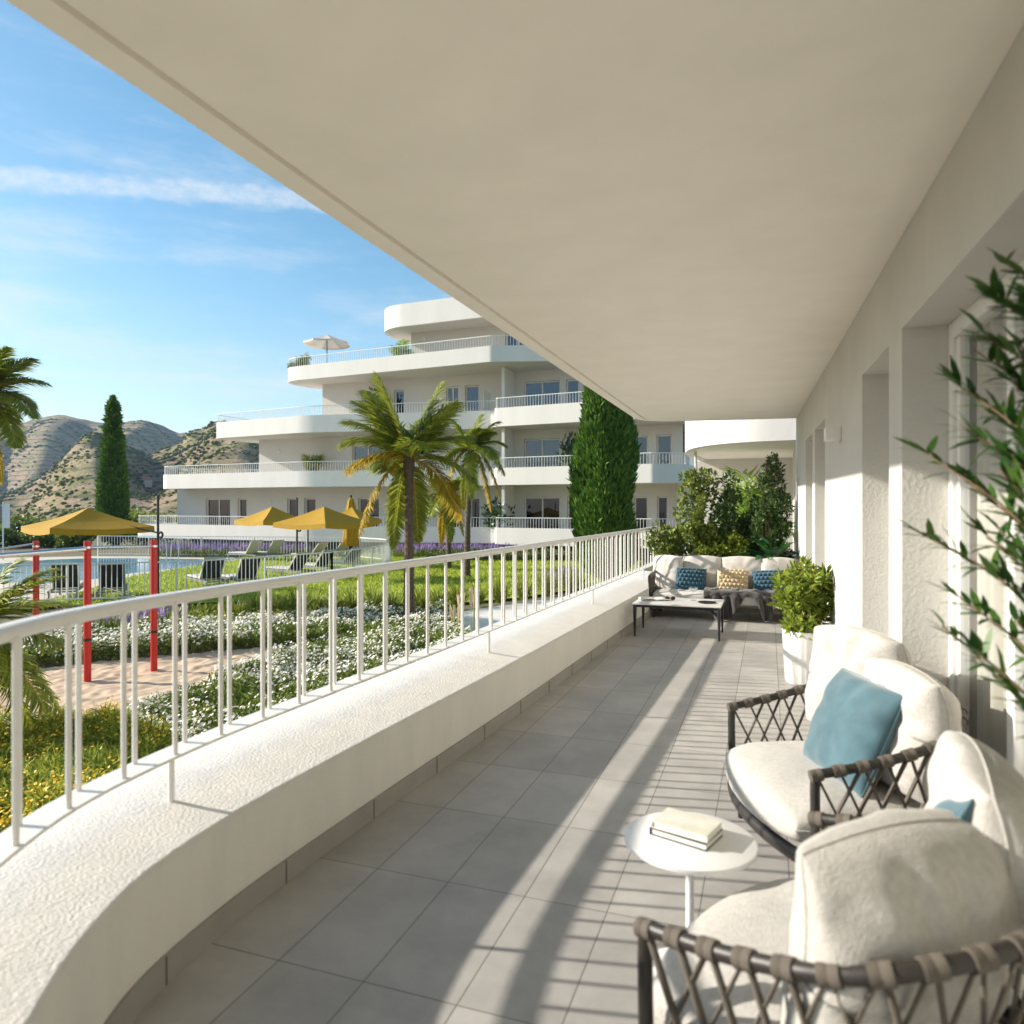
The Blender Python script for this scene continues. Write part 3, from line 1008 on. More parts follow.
lavender('lavender_bed', lav, 2100, .62)
lavender('lavender_border', [tuple(at_z(a, b_, GZ)[:2]) for a, b_ in [(388, 557.5), (520, 557), (520, 553), (388, 553)]], 2200, .6)
lavender('lavender_patch', gpoly([(150, 634), (190, 631), (180, 626), (60, 634), (40, 640)]), 260, .5)
lavender('lavender_drift', gpoly([(545, 592), (585, 587), (580, 582), (545, 585)]), 200, .6)
M['hedge'] = mat('low hedge', (.10, .14, .022), .6, island=.4, trans=.25)
bed('low_hedge', [tuple(at_z(a, b_, GZ)[:2]) for a, b_ in [(425, 561), (640, 561), (640, 556), (425, 556)]], 16000, 10, .55, 'hedge', 'petal_w', .16, .03, 1.5, seed=31)


# ------------------------------------------------------------------ ornamental grass tufts: each its own plant
def tuft(x, y, h, n, label, m='grass_tuft', group='ornamental grass tufts on the lawn edge'):
    P = np.zeros((n, 3)); P[:, :2] = rng.normal(0, .07, (n, 2)) * h
    a = rng.uniform(0, 2 * math.pi, n); sp = abs(rng.normal(0, .5, n)) + .1
    D = np.stack([np.cos(a) * sp, np.sin(a) * sp, np.ones(n)], 1)
    v, f = leaves6(P, D, rng.uniform(.6, 1.15, n) * h, .012, rng.uniform(.1, .6, (n, 1)))
    o = big_mesh('grass_tuft', v, f, [m]); o.location = (x, y, GZ - .05)
    return tag(o, label, 'grass tuft', group)


for k, (px, py) in enumerate([(236, 622), (258, 618), (280, 616), (296, 619), (316, 612), (337, 613), (352, 610), (372, 612), (392, 613), (420, 610), (440, 608), (458, 606), (478, 603), (500, 601), (524, 598), (548, 593), (572, 589)]):
    p = at_z(px, py, GZ)
    tuft(p.x, p.y, rng.uniform(.55, .85), 150, 'green ornamental grass tuft in the row where the lawn meets the white flowers and path')
p0 = None
for k, (px, py, h) in enumerate([(462, 640, .8), (474, 634, .85), (456, 646, .7)]):
    p = at_z(px, py, GZ); n = 5
    P = np.zeros((n, 3)); P[:, :2] = rng.normal(0, .05, (n, 2)); a = rng.uniform(0, 6.28, n)
    D = np.stack([np.cos(a) * .12, np.sin(a) * .12, np.ones(n)], 1)
    v1, f1 = leaves6(P, D, h, .006, .05)
    v2, f2 = leaves6(P + unit(D) * h * .6, D, h * .45, .028, .05); 
    v3, f3 = leaves6(P + unit(D) * h * .6, D, h * .45, .028, .05)
    v, f = join([(v1, f1), (v2, f2), (v3, f3)])
    M.setdefault('plume', mat('pale plume', (.62, .52, .36), .9, trans=.3))
    o = big_mesh('pampas_grass', v, f, ['grass_tuft', 'plume'], midx=np.concatenate([np.zeros(len(f1)), np.ones(len(f2) + len(f3))]))
    o.location = (p.x, p.y, GZ)
    tag(o, 'pale feathery pampas plumes at the right end of the white flowers', 'grass', 'pampas plumes by the path')


# ------------------------------------------------------------------ pool fence
def fence(path, h, label, step=.125, name='pool_fence'):
    path = np.array([tuple(p)[:2] for p in path]); z0 = GZ - .03
    root = empty(name, (path[0][0], path[0][1], z0), 0, label, 'fence', 'pool fence runs')
    P = resample(path, .06 if len(path) > 2 else .3) - path[0]
    for zz, nm in ((h, 'top_rail'), (.12, 'bottom_rail')):
        q = MB().sweep(P, [(-.018, zz - .018), (-.018, zz + .018), (.018, zz + .018), (.018, zz - .018)]).build(nm, 'rail_far', root)
    b = MB()
    for p in resample(P, step)[1:-1]:
        b.box((p[0], p[1], h / 2 + .06), (.016, .016, h - .12))
    tag(b.build('balusters', 'rail_far', root), kind='stuff')
    for p in resample(P, 2.6):
        MB().box((p[0], p[1], h / 2), (.045, .045, h)).build('post', 'rail_far', root)
    return root


near_f = [at_z(-330, 618, GZ), at_z(-160, 611, GZ), at_z(-70, 607, GZ), at_z(0, 605, GZ), at_z(60, 603, GZ), at_z(120, 601, GZ), at_z(200, 597, GZ), at_z(270, 590, GZ), at_z(332, 583, GZ)]
fence(smooth_path(near_f, 30), 1.0, 'white pool fence run nearest the terrace, passing behind the red posts')
right_f = [at_z(332, 583, GZ), at_z(362, 577, GZ), at_z(384, 571, GZ), at_z(391, 566, GZ), at_z(385, 561.5, GZ), at_z(360, 558.5, GZ)]
fence(smooth_path(right_f, 40), 1.0, 'white pool fence run that bends round the lawn corner beside the tallest front palm')
far_f = [at_z(360, 558.5, GZ), at_z(300, 557.5, GZ), at_z(220, 556.5, GZ), at_z(150, 556, GZ), at_z(98, 555.5, GZ)]
fence(far_f, 1.0, 'white pool fence run on the far side, in front of the lavender', .15)

# pool ladder
lp = at_z(168, 559.5, GZ)
lad = empty('pool_ladder', (lp.x, lp.y, GZ - .03), .3, 'chrome pool ladder with two curved handrails on the far pool edge', 'pool ladder')
for s in (-.28, .28):
    MB().tube(smooth_path([(s, .4, 0), (s, .4, .75), (s, .15, .95), (s, -.2, .8), (s, -.3, 0)], 24), .022, 6).build('handrail', 'chrome', lad)

# ------------------------------------------------------------------ sun loungers
def lounger(px, py, rz, back_deg, label, dark, i):
    p = at_z(px, py, GZ)
    root = empty('sun_lounger', (p.x, p.y, GZ - .03), rz, label, 'sun lounger', 'sun loungers on the pool lawn')
    W, L1, sh = .62, 1.2, .30
    fr = MB()
    for s in (-W / 2, W / 2): fr.box((0, s, sh - .03), (1.9, .04, .05))
    for xx in (-.93, -.3, .3, .93): fr.box((xx, 0, sh - .03), (.04, W - .04, .045))
    fr.build('frame', 'lounge_frame', root)
    for sx in (-.88, .82):
        for sy in (-W / 2, W / 2): MB().box((sx, sy, (sh - .05) / 2), (.04, .04, sh - .05)).build('leg', 'lounge_frame', root)
    MB().box((-.34, 0, sh + .035), (1.18, W - .04, .06)).build('seat_pad', 'lounge_pad', root, bevel=.02)
    a = R(back_deg); Lb = .72
    rot = Matrix.Rotation(-a, 4, 'Y')
    c = Vector((.26, 0, sh + .02)) + Vector((math.cos(a) * Lb / 2, 0, math.sin(a) * Lb / 2))
    MB().box(c, (Lb, W - .02, .035), rot=rot).build('backrest', 'sling' if dark else 'lounge_pad', root)
    b = MB()
    for s in (-W / 2 + .015, W / 2 - .015): b.box(c + Vector((0, s, 0)), (Lb + .03, .03, .05), rot=rot)
    b.box(c + Vector((math.cos(a), 0, math.sin(a))) * (Lb / 2), (.03, W, .05), rot=rot)
    b.build('backrest_frame', 'lounge_pad', root)
    c2 = c + Vector((-math.sin(a), 0, math.cos(a))) * .035
    if dark: MB().box(c2, (Lb - .04, W - .08, .03), rot=rot).build('back_pad', 'lounge_pad', root, bevel=.01)
    t = MB().box((-.02 + .12, 0, sh + .085), (.2, .3, .05)).build('rolled_towel', 'curtain', root, bevel=.015) if i % 2 == 0 else None
    return root


VIEW = YAW + math.pi                                     # points to the left of the picture
def face(deg): return YAW + R(deg)                       # 0: head to the right of the picture, feet left


for i, (px, py, dg, bd, lab, dk) in enumerate([
    (68, 597, -66, 62, 'black sling sun lounger seen from behind, left of the pair facing the pool', 1),
    (113, 597, -64, 62, 'black sling sun lounger seen from behind, right of the pair, near a red post', 1),
    (207, 587, -48, 58, 'dark backed sun lounger, left of the pair on the open lawn by an umbrella pole', 1),
    (242, 587, -46, 58, 'dark backed sun lounger, right one of the pair on the open lawn', 1),
    (247, 559.5, -30, 55, 'pale grey sun lounger in front of the lavender, left one of the far pair', 0),
    (268, 559.3, -30, 55, 'pale grey sun lounger in front of the lavender, right one of the far pair', 0),
    (290, 577, -34, 50, 'sun lounger nearest the black pole of the big ochre umbrella, back raised', 1),
    (316, 573, -34, 50, 'sun lounger in the middle of the front group under the big ochre umbrella', 1),
    (343, 569, -30, 48, 'sun lounger at the right end of the front group, near the white fence post', 1),
    (311, 561, -28, 48, 'blue grey sun lounger in the back row behind the big umbrella pole', 0),
    (333, 560.5, -28, 48, 'blue grey sun lounger in the back row beside the closed ochre umbrella', 0)]):
    lounger(px, py, face(dg), bd, lab, dk, i)


# ------------------------------------------------------------------ ochre umbrellas
def canopy_mb(half, z_e, z_p, val, sag=.05, n=4):
    """square canopy, corners at radius half"""
    v, f = [], []
    seg = 6; rows = 5
    ring = []
    for e in range(n):
        a0, a1 = 2 * math.pi * e / n, 2 * math.pi * (e + 1) / n
        for k in range(seg):
            t = k / seg
            ring.append(((1 - t) * math.cos(a0) + t * math.cos(a1), (1 - t) * math.sin(a0) + t * math.sin(a1), t))
    m = len(ring)
    for r_ in range(1, rows + 1):
        s = r_ / rows
        for x, y, t in ring:
            zz = z_p + (z_e - z_p) * s - sag * math.sin(math.pi * t) * s * .9 - sag * .6 * math.sin(math.pi * s)
            v.append((x * half * s, y * half * s, zz))
    for x, y, t in ring: v.append((x * half * 1.005, y * half * 1.005, z_e - sag * math.sin(math.pi * t) * .9 - val))
    ap = len(v); v.append((0, 0, z_p))
    for r_ in range(rows):
        for k in range(m): f.append((r_ * m + k, (r_ + 1) * m + k, (r_ + 1) * m + (k + 1) % m, r_ * m + (k + 1) % m))
    for k in range(m): f.append((ap, k, (k + 1) % m))
    return MB().add(v, f)


def cantilever(pole_px, pole_py, can_px, can_d, half, z_e, z_p, rz, label):
    p = at_z(pole_px, pole_py, GZ); c = at_d(can_px, can_d)
    root = empty('cantilever_umbrella', (p.x, p.y, GZ - .03), 0, label, 'umbrella', 'ochre cantilever umbrellas over the pool lawn')
    off = Vector((c.x - p.x, c.y - p.y, 0))
    MB().tube([(0, 0, 0), (0, 0, 2.75)], .032, 10).build('pole', 'black_metal', root)
    MB().box((0, 0, .04), (.7, .7, .08)).build('base_plate', 'black_metal', root, bevel=.01)
    cr = MB().tube(smooth_path([(0.02, 0, 1.72), (.10, 0, 1.76), (.16, 0, 1.70), (.12, 0, 1.62), (.04, 0, 1.62)], 20), .028, 8).build('crank', 'black_metal', root)
    zt = z_p - GZ + .03
    MB().tube([(0, 0, 1.74), tuple(off * .5 + Vector((0, 0, z_e - GZ + .10))), tuple(off + Vector((0, 0, zt - .06)))], .022, 8).build('arm', 'black_metal', root)
    cn = canopy_mb(half, z_e - GZ + .05, zt, .15, .07).build('canopy', 'canvas', root)
    cn.location = off; cn.rotation_euler = (0, 0, rz)
    rb = MB()
    for k in range(8):
        a = k * math.pi / 4; rr = half * (1 if k % 2 == 0 else .70)
        rb.tube([(0, 0, zt - .05), (math.cos(a) * rr * .98, math.sin(a) * rr * .98, z_e - GZ + .01 - (0 if k % 2 == 0 else .06))], .010, 5)
    ro = rb.build('ribs', 'black_metal', root); ro.location = off; ro.rotation_euler = (0, 0, rz)
    return root


cantilever(158, 597, 88, 19.6, 1.76, .86, 1.38, YAW + .05 + math.pi / 2, 'open ochre square umbrella nearest the red posts, at the left over the pool')
cantilever(297, 578, 324, 24.2, 1.62, .86, 1.42, YAW + .28, 'large open ochre umbrella in the middle, held by the black pole beside the loungers')
cantilever(308, 562, 272, 28.5, 1.45, .86, 1.42, YAW + .1, 'smaller open ochre umbrella half hidden behind the large middle one, to its left')
cantilever(349, 562, 352, 29.5, 1.25, .86, 1.40, YAW + .5, 'open ochre umbrella mostly hidden behind the closed one, to the right')
p = at_z(351, 562, GZ)
cu = empty('closed_umbrella', (p.x, p.y, GZ - .03), 0, 'closed and strapped ochre umbrella standing upright beside the front palm', 'umbrella')
pr_ = []
MB().tube([(0, 0, 0), (0, 0, 2.95)], .04, 8).build('pole', 'black_metal', cu)
MB().box((0.1, 0, .25), (.5, .5, .5)).build('base_plate', 'black_metal', cu, bevel=.04)
MB().lathe([(.34, .75), (.33, 1.1), (.30, 1.5), (.25, 2.0), (.2, 2.4), (.12, 2.75), (.03, 2.84)], seg=48, flute=.10, nfl=8).build('canopy', 'canvas', cu, smooth=True)
MB().lathe([(.30, 1.68), (.305, 1.74)], seg=24).build('tie_strap', 'canvas', cu)

# ------------------------------------------------------------------ red exercise posts with bars
posts = [(36, 649, 541), (87.5, 678, 541), (154, 667.5, 540)]
pw = []
for k, (px, pyb, pyt) in enumerate(posts):
    d = (CAM_H - GZ) * FPX / (pyb - HORIZ); p = at_d(px, d); zt = z_of(pyt, d); pw.append((p, zt))
frame = empty('pull_up_frame', (pw[1][0].x, pw[1][0].y, GZ), 0, 'red post pull up frame with steel bars standing in the sand', 'exercise frame')
for k, (p, zt) in enumerate(pw):
    q = p - pw[1][0]
    po = MB().tube([(q.x, q.y, -.1), (q.x, q.y, zt - GZ)], .048, 14).build('post', 'red', frame, smooth='auto')
    bnd = MB().tube([(q.x, q.y, .52), (q.x, q.y, .56)], .050, 14).build('band', 'black_metal', po)
    for zz in (zt - GZ - .12,):
        MB().tube([(q.x, q.y, zz + .015), (q.x, q.y, zz + .045)], .054, 14).build('clamp', 'chrome', po, smooth='auto')
a_, b_ = pw[1][0], pw[2][0]
z1 = pw[1][1] - GZ - .09
left_end = at_d(-130, 8.2)
def rel(p, z): return (p.x - a_.x, p.y - a_.y, z)
MB().tube([rel(a_, z1), rel(b_, z1 - .02)], .018, 10).build('bar', 'chrome', frame, smooth='auto')
MB().tube([rel(left_end, z1 - .10), rel(a_, z1 - .02)], .036, 12).build('bar', 'chrome', frame, smooth='auto')
MB().tube([rel(left_end, -.1), rel(left_end, z1 + .05)], .048, 12).build('post', 'red', frame, smooth='auto')
d2 = pw[2][0]
MB().tube([rel(pw[0][0], z1 - .05), rel(left_end, z1 - .15)], .018, 8).build('bar', 'chrome', frame, smooth='auto')
MB().tube([rel(at_d(104, 13), .95), rel(b_, .98)], .012, 8).build('bar', 'black_metal', frame, smooth='auto')

# banner pole, far left
p = at_z(3, 560, GZ)
bn = empty('banner_pole', (p.x, p.y, GZ), YAW, 'slim white banner on a thin pole beyond the pool at the far left edge', 'banner')
MB().tube([(0, 0, 0), (0, 0, 2.6)], .03, 6).build('pole', 'rail_far', bn)
MB().box((.16, 0, 2.0), (.30, .02, 1.1)).build('banner', 'banner', bn)


# ------------------------------------------------------------------ palms
def frond(path, n, lmax, wid, droop=.5):
    """rachis path (k,3) -> leaflets"""
    P = resample(np.array(path, float), .02)
    s = np.linspace(.10, .995, n); L_ = np.linspace(0, 1, len(P))
    Q = np.stack([np.interp(s, L_, P[:, k]) for k in range(3)], 1)
    T = unit(np.stack([np.gradient(Q[:, k]) for k in range(3)], 1))
    up = np.tile([0, 0, 1.0], (n, 1))
    S = unit(np.cross(T, up)); Uv = np.cross(S, T)
    ll = 1.15 * lmax * (np.sin(np.pi * np.clip(s * .86 + .16, 0, 1)) ** .6) * rng.uniform(.85, 1.1, n)
    out = []
    for sg in (-1, 1):
        D = T * (.42 + .6 * s[:, None]) + sg * S * 1.0 + Uv * .22 + rng.normal(0, .09, (n, 3))
        out.append(leaves6(Q, D, ll, wid * .85, droop * .75 * rng.uniform(.5, 1.3, (n, 1)), up=Uv))
    return join(out)


def palm(name_label, base, height, tips, lmax, wid, lean=(0, 0), nleaf=70, trunk_r=.11, label='', yellow=()):
    root = empty('palm_tree', base, 0, label, 'palm tree', 'palm trees in the garden')
    n = 26; path = []; rad = []
    for i in range(n * 2):
        t = i / (n * 2 - 1)
        path.append((lean[0] * t * t, lean[1] * t * t, height * t - .1)); rad.append(trunk_r * (1.25 - .55 * t ** .7) * (1.09 if i % 2 else .95) * (1.35 if t < .03 else 1))
    MB().tube(path, rad, 12).build('trunk', 'trunk', root, smooth=False)
    top = np.array([lean[0], lean[1], height - .1])
    V_, mi = [], []
    rach = MB()
    for k, (dx, dy, dz, arch) in enumerate(tips):
        tip = np.array([dx, dy, dz]); hor = np.linalg.norm(tip)
        c1 = top + tip * .35 + np.array([0, 0, arch * hor * .45]); c2 = top + tip * .75 + np.array([0, 0, arch * hor * .38]); e = top + tip
        t = np.linspace(0, 1, 24)[:, None]
        path = (1 - t) ** 3 * top + 3 * (1 - t) ** 2 * t * c1 + 3 * (1 - t) * t * t * c2 + t ** 3 * e
        rach.tube(path, np.linspace(.018, .004, len(path)), 5)
        v, f = frond(path, nleaf, lmax * (.55 if dz < -1.3 else 1), wid)
        V_.append((v, f)); mi += [1 if k in yellow else 0] * len(f)
    v, f = join(V_)
    cr = big_mesh('crown', v, f, ['palm', 'palm_y'], root, midx=mi)
    rach.build('frond_stems', 'palm_y', cr, smooth=True)
    hub = MB().lathe([(.05, -.40), (.09, -.25), (.12, -.08), (.11, .06), (.04, .18)], (top[0], top[1], top[2]), 10).build('crown_hub', 'trunk', root)
    return root


def cam_tips(lst, d, extra):
    """tips given as apparent offsets (px) -> metres, with a depth part"""
    out = []
    for dx, dy, dep, arch in lst:
        u, z_ = dx * d / FPX, -dy * d / FPX
        out.append((u * cs - dep * sn, u * sn + dep * cs, z_, arch))
    for k in range(extra):
        a = rng.uniform(0, 6.28); r_ = rng.uniform(.7, 1.05)
        out.append((math.cos(a) * r_, math.sin(a) * r_, rng.uniform(-.5, .7), rng.uniform(.3, .7)))
    return out


d = 14.6; base = at_d(409, d); zc = z_of(462, d)
tips = cam_tips([(-48, -76, .5, .18), (52, -58, -.3, .3), (-70, -40, .2, .4), (-33, -88, -.2, .12), (32, -82, .2, .12), (-58, -62, .3, .25), (-68, -14, -.2, .55), (-56, 12, -.5, .5), (-50, 82, -.3, .75), (62, -22, .4, .45), (70, 26, .1, .6),
                 (50, 60, .5, .75), (-19, 90, .35, .9), (6, 84, .5, .9), (22, -50, .8, .3), (-25, -30, 1.0, .4), (30, -8, -1.0, .6), (-30, 8, .9, .6)], d, 0)
palm('', (base.x, base.y, GZ), zc - GZ + .1, tips, .60, .020, nleaf=120, trunk_r=.105, label='tallest looking front palm with wide fronds, its trunk rising from the white flowers', yellow=(7, 8, 11))
d = 25.0; base = at_d(467, d); zc = z_of(452, d)
tips = cam_tips([(-18, -32, .1, .2), (10, -38, .1, .3), (30, -30, .2, .5), (36, -5, .1, .6), (34, 24, -.2, .8), (30, 50, -.2, .9), (20, 62, .3, .9), (-8, 60, .3, .9), (-28, 10, .1, .7), (-25, 40, -.3, .9), (2, 50, -.9, .9), (24, 10, -1.0, .7), (-8, -20, 1., .4), (14, -20, -.8, .5)], d, 3)
palm('', (base.x, base.y, GZ), zc - GZ + .1, tips, .52, .026, lean=(.15, 0), nleaf=85, trunk_r=.10, label='dark tall palm right of the front palm with arching fronds and a thin curved trunk', yellow=(5, 6, 9))
d = 28.0; base = at_d(449, d); zc = z_of(497, d)
tips = cam_tips([(-12, -22, .1, .3), (12, -20, .1, .3), (-26, 6, .1, .6), (-27, 36, -.2, .9), (22, 10, .2, .6), (18, 40, -.2, .9), (-6, 50, .3, .9), (6, 46, -.5, .9), (-14, 20, -.9, .7), (12, 10, -.9, .7)], d, 3)
palm('', (base.x, base.y, GZ), zc - GZ + .1, tips, .50, .028, lean=(-.12, 0), nleaf=80, trunk_r=.09, label='shorter palm with drooping yellow fronds standing between the two taller palms', yellow=(3, 5, 6))
d = 16.5; base = at_d(-24, d); zc = z_of(398, d)
tips = cam_tips([(30, -52, .1, .2), (58, -40, .1, .3), (68, -14, .2, .45), (64, 22, -.1, .65), (48, 52, -.2, .75), (24, 90, .1, .8), (12, 84, -.3, .8), (-30, -40, 0, .3), (-60, -10, .2, .5), (-50, 40, 0, .8), (10, -40, -.9, .3), (15, 30, -1.1, .8), (35, 5, .9, .6), (0, 20, 1.2, .7), (42, -22, -.7, .5), (26, 70, -.8, .8)], d, 2)
palm('', (base.x, base.y, GZ), zc - GZ + .1, tips, .5, .02, nleaf=120, trunk_r=.13, label='tall palm at the left edge of the view, only its right hand fronds in frame', yellow=(5, 6, 15))
d = 6.6; base = at_d(-40, d); zc = z_of(640, d)
tips = cam_tips([(98, -62, .1, .35), (95, 10, .1, .45), (88, 75, .0, .6), (60, 110, .2, .7), (40, -80, .3, .3), (20, 100, -.3, .8), (-60, 0, 0, .5), (70, 50, -.7, .6), (60, -20, .8, .5), (80, 100, .4, .75)], d, 2)
palm('', (base.x, base.y, GZ), max(.35, zc - GZ + .1), tips, .30, .012, nleaf=80, trunk_r=.12, label='low young palm beside the terrace at the left edge, fronds reaching over the sand', yellow=())


# ------------------------------------------------------------------ cypresses
def cypress(base, h, rad, n, leaf, label, seed):
    root = empty('cypress', base, 0, label, 'cypress', 'cypresses')
    MB().tube([(0, 0, -.1), (0, 0, h * .5), (0, 0, h * .9)], [rad * .16, rad * .1, .02], 8).build('trunk', 'trunk', root)
    t = rng.uniform(.02, 1, n) ** .92
    prof = np.minimum(1, (t / .10 + .35)) * (1 - np.clip((t - .25) / .75, 0, 1) ** 1.5) ** .9
    a = rng.uniform(0, 2 * math.pi, n)
    lump = np.array([mnoise.noise(Vector((math.cos(x) * 1.3 + seed, math.sin(x) * 1.3, y * h * .55 / max(rad, .5)))) for x, y in zip(a, t)])
    r_ = rad * prof * (1 + .32 * lump) * rng.uniform(.72, 1.03, n)
    P = np.stack([r_ * np.cos(a), r_ * np.sin(a), t * h], 1)
    D = np.stack([np.cos(a) * .45, np.sin(a) * .45, np.full(n, 1.0)], 1) + rng.normal(0, .28, (n, 3))
    v, f = leaves(P, D, leaf * rng.uniform(.6, 1.35, n), leaf * .13, .4, -.05)
    # dense inner foliage so that no daylight passes straight through
    k = n // 3
    t2 = rng.uniform(.02, .96, k); p2 = np.minimum(1, (t2 / .10 + .35)) * (1 - np.clip((t2 - .35) / .65, 0, 1) ** 1.7) ** .9
    a2 = rng.uniform(0, 6.28, k); r2 = rad * p2 * rng.uniform(.2, .72, k)
    v2, f2 = leaves(np.stack([r2 * np.cos(a2), r2 * np.sin(a2), t2 * h], 1), rng.normal(size=(k, 3)) + [0, 0, .8], leaf * 1.8, leaf * .45, .2)
    v, f = join([(v, f), (v2, f2)])
    big_mesh('crown', v, f, ['cypress'], root)
    return root


p = at_d(605, 24.0); cypress((p.x, p.y, GZ), 9.8, .98, 46000, .20, 'broad dense cypress close to the balcony end, its top cut off by the ceiling', 1)
p = at_d(113, 46.0); cypress((p.x, p.y, GZ), 9.3, .80, 16000, .28, 'tall slim cypress standing alone beyond the pool in front of the hills', 4)


# ------------------------------------------------------------------ shrubs and trees beyond the pool
def shrub(name, base, rx, rz, n, leaf, m, label, cat='shrub', group=None, asp=.3, seed=0, stems=5, lump=.45, droop=0.0, shape=None, up=.5):
    root = empty(name, base, 0, label, cat, group)
    st = MB()
    for k in range(stems):
        a = rng.uniform(0, 6.28); r_ = rx * rng.uniform(.1, .55)
        st.tube(smooth_path([(0.03 * math.cos(a), .03 * math.sin(a), -.02), (r_ * .4 * math.cos(a), r_ * .4 * math.sin(a), rz * .45), (r_ * math.cos(a), r_ * math.sin(a), rz * rng.uniform(.7, .95))], 8), [.012 * max(1, rz)] * 4 + [.004 * max(1, rz)] * 5, 5)
    st.build('stems', 'twig', root)
    # clumps in the volume
    nc = max(10, int(42 + 26 * min(rz, 2))); C_ = []
    while len(C_) < nc:
        q = rng.uniform(-1, 1, 3)
        if shape is not None:
            w = shape((q[2] + 1) / 2)
            if q[0] ** 2 + q[1] ** 2 < w * w: C_.append(q)
        elif q @ q < 1: C_.append(q)
    C_ = np.array(C_)
    ci = rng.integers(0, nc, n)
    off = rng.normal(size=(n, 3)); off = unit(off) * rng.uniform(.3, 1, (n, 1)) ** .5 * lump * .5
    Q = C_[ci] + off
    P = np.stack([Q[:, 0] * rx, Q[:, 1] * rx, rz * .52 + Q[:, 2] * rz * .5], 1)
    P[:, 2] = np.maximum(P[:, 2], .03)
    D = unit(off) + rng.normal(0, .35, (n, 3)) + np.array([0, 0, up - droop])
    v, f = leaves(P, D, leaf * rng.uniform(.6, 1.3, n), leaf * asp, .25, .12)
    big_mesh('foliage', v, f, [m], root)
    return root


for k, (px, d, r_, h_, m) in enumerate([(-20, 44, 1.6, 1.5, 'leaf_green'), (18, 46, 1.3, 1.3, 'leaf_dark'), (48, 45, 1.5, 1.2, 'leaf_green'), (72, 44, 1.2, 1.1, 'leaf_green'),
                              (138, 47, 1.4, 1.6, 'leaf_lime'), (160, 50, 1.6, 1.9, 'leaf_lime'), (185, 54, 1.5, 1.7, 'leaf_lime'), (30, 55, 2.0, 1.8, 'leaf_green'), (130, 60, 2.2, 2.2, 'leaf_lime')]):
    p = at_d(px, d)
    lab = {'leaf_green': 'green rounded shrub on the dry bank beyond the pool, left of the slim cypress', 'leaf_dark': 'dark green shrub on the dry bank beyond the pool at the left', 'leaf_lime': 'yellow green bush beyond the pool fence, right of the slim cypress'}[m]
    shrub('garden_shrub', (p.x, p.y, GZ - .1), r_, h_, 1300, .26, m, lab, group='shrubs on the bank beyond the pool' if m != 'leaf_lime' else 'yellow green bushes right of the slim cypress')

# ================================================================== THE TERRACED BUILDING ACROSS THE GARDEN
opp = empty('apartment_building', (-15, 36, GZ), 0, 'white terraced apartment building of stepped storeys with rounded balconies across the garden', 'building')


def oprt(o, parent=None):
    if parent is None:
        o.parent = opp; o.location = (15, -36, -GZ)
    else: o.parent = parent
    return o


YB = 34.0
XR = at_Y(683, YB).x
x314, x494, x657 = at_Y(314, YB).x, at_Y(495, YB - .3).x, at_Y(656, YB).x
lv = []                      # z of each floor, left end of the balcony, left end of the wall, px
floors = [(-.47, .36, 134, 177), (2.50, 3.36, 162, 259), (5.44, 6.37, 216, 322.5), (8.54, 9.33, 283, 411)]


def balc_line(xl, k):
    xl -= .40
    if k < 3:
        pts = [(xl + 3.5, 39.5), (xl + .3, 37.5), (xl, YB + .35), (x314, YB - .75), (x494 - .6, YB + .75), (x494 - .15, YB + .7), (x494, YB + .05), (x657, YB - .95), (XR, YB - .35), (XR + .3, YB + 3)]
        rad = [0, .6, 1.0 if k == 0 else .7, .6, .05, .05, .06, .1, .1, 0]
    else:
        pts = [(xl + 3.5, 39.5), (xl + .3, 37.0), (xl, YB + .5), (x494, YB - .8), (x494 + 7, YB + 1.3), (XR, YB + 1.6), (XR + .3, YB + 3)]
        rad = [0, .8, 1.8, .1, .2, .1, 0]
    return np.array(round_corners(pts, rad, 8))


def window(x0, x1, z0, z1, y, split=False, cur=0, parent=None):
    fr = MB(); w = .07
    fr.box(((x0 + x1) / 2, y, z1 - w / 2), (x1 - x0, .09, w)); fr.box(((x0 + x1) / 2, y, z0 + w / 2), (x1 - x0, .09, w))
    for xx in (x0 + w / 2, x1 - w / 2): fr.box((xx, y, (z0 + z1) / 2), (w, .09, z1 - z0 - 2 * w))
    if split: fr.box(((x0 + x1) / 2, y, (z0 + z1) / 2), (w, .085, z1 - z0 - 2 * w))
    o = oprt(fr.build('window', 'facade'))
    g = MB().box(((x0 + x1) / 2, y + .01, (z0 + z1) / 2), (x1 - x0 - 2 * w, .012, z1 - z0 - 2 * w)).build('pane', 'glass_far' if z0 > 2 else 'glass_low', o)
    if cur:
        c0, c1 = (x0 + w, x0 + (x1 - x0) * .38) if cur == 1 else (x1 - (x1 - x0) * .42, x1 - w)
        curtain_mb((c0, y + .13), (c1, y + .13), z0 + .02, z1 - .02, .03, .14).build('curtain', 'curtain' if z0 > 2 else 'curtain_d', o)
    return o


def wall_with_openings(x0, x1, y, z0, z1, ops, th=.25):
    """a wall along X with rectangular openings (xa, xb, za, zb)"""
    b = MB(); xs = x0
    for xa, xb, za, zb in sorted(ops):
        if xa > xs: b.box(((xs + xa) / 2, y + th / 2, (z0 + z1) / 2), (xa - xs, th, z1 - z0))
        if za > z0 + .01: b.box(((xa + xb) / 2, y + th / 2, (z0 + za) / 2), (xb - xa, th, za - z0))
        if zb < z1 - .01: b.box(((xa + xb) / 2, y + th / 2, (zb + z1) / 2), (xb - xa, th, z1 - zb))
        xs = xb
    if x1 > xs: b.box(((xs + x1) / 2, y + th / 2, (z0 + z1) / 2), (x1 - xs, th, z1 - z0))
    return b


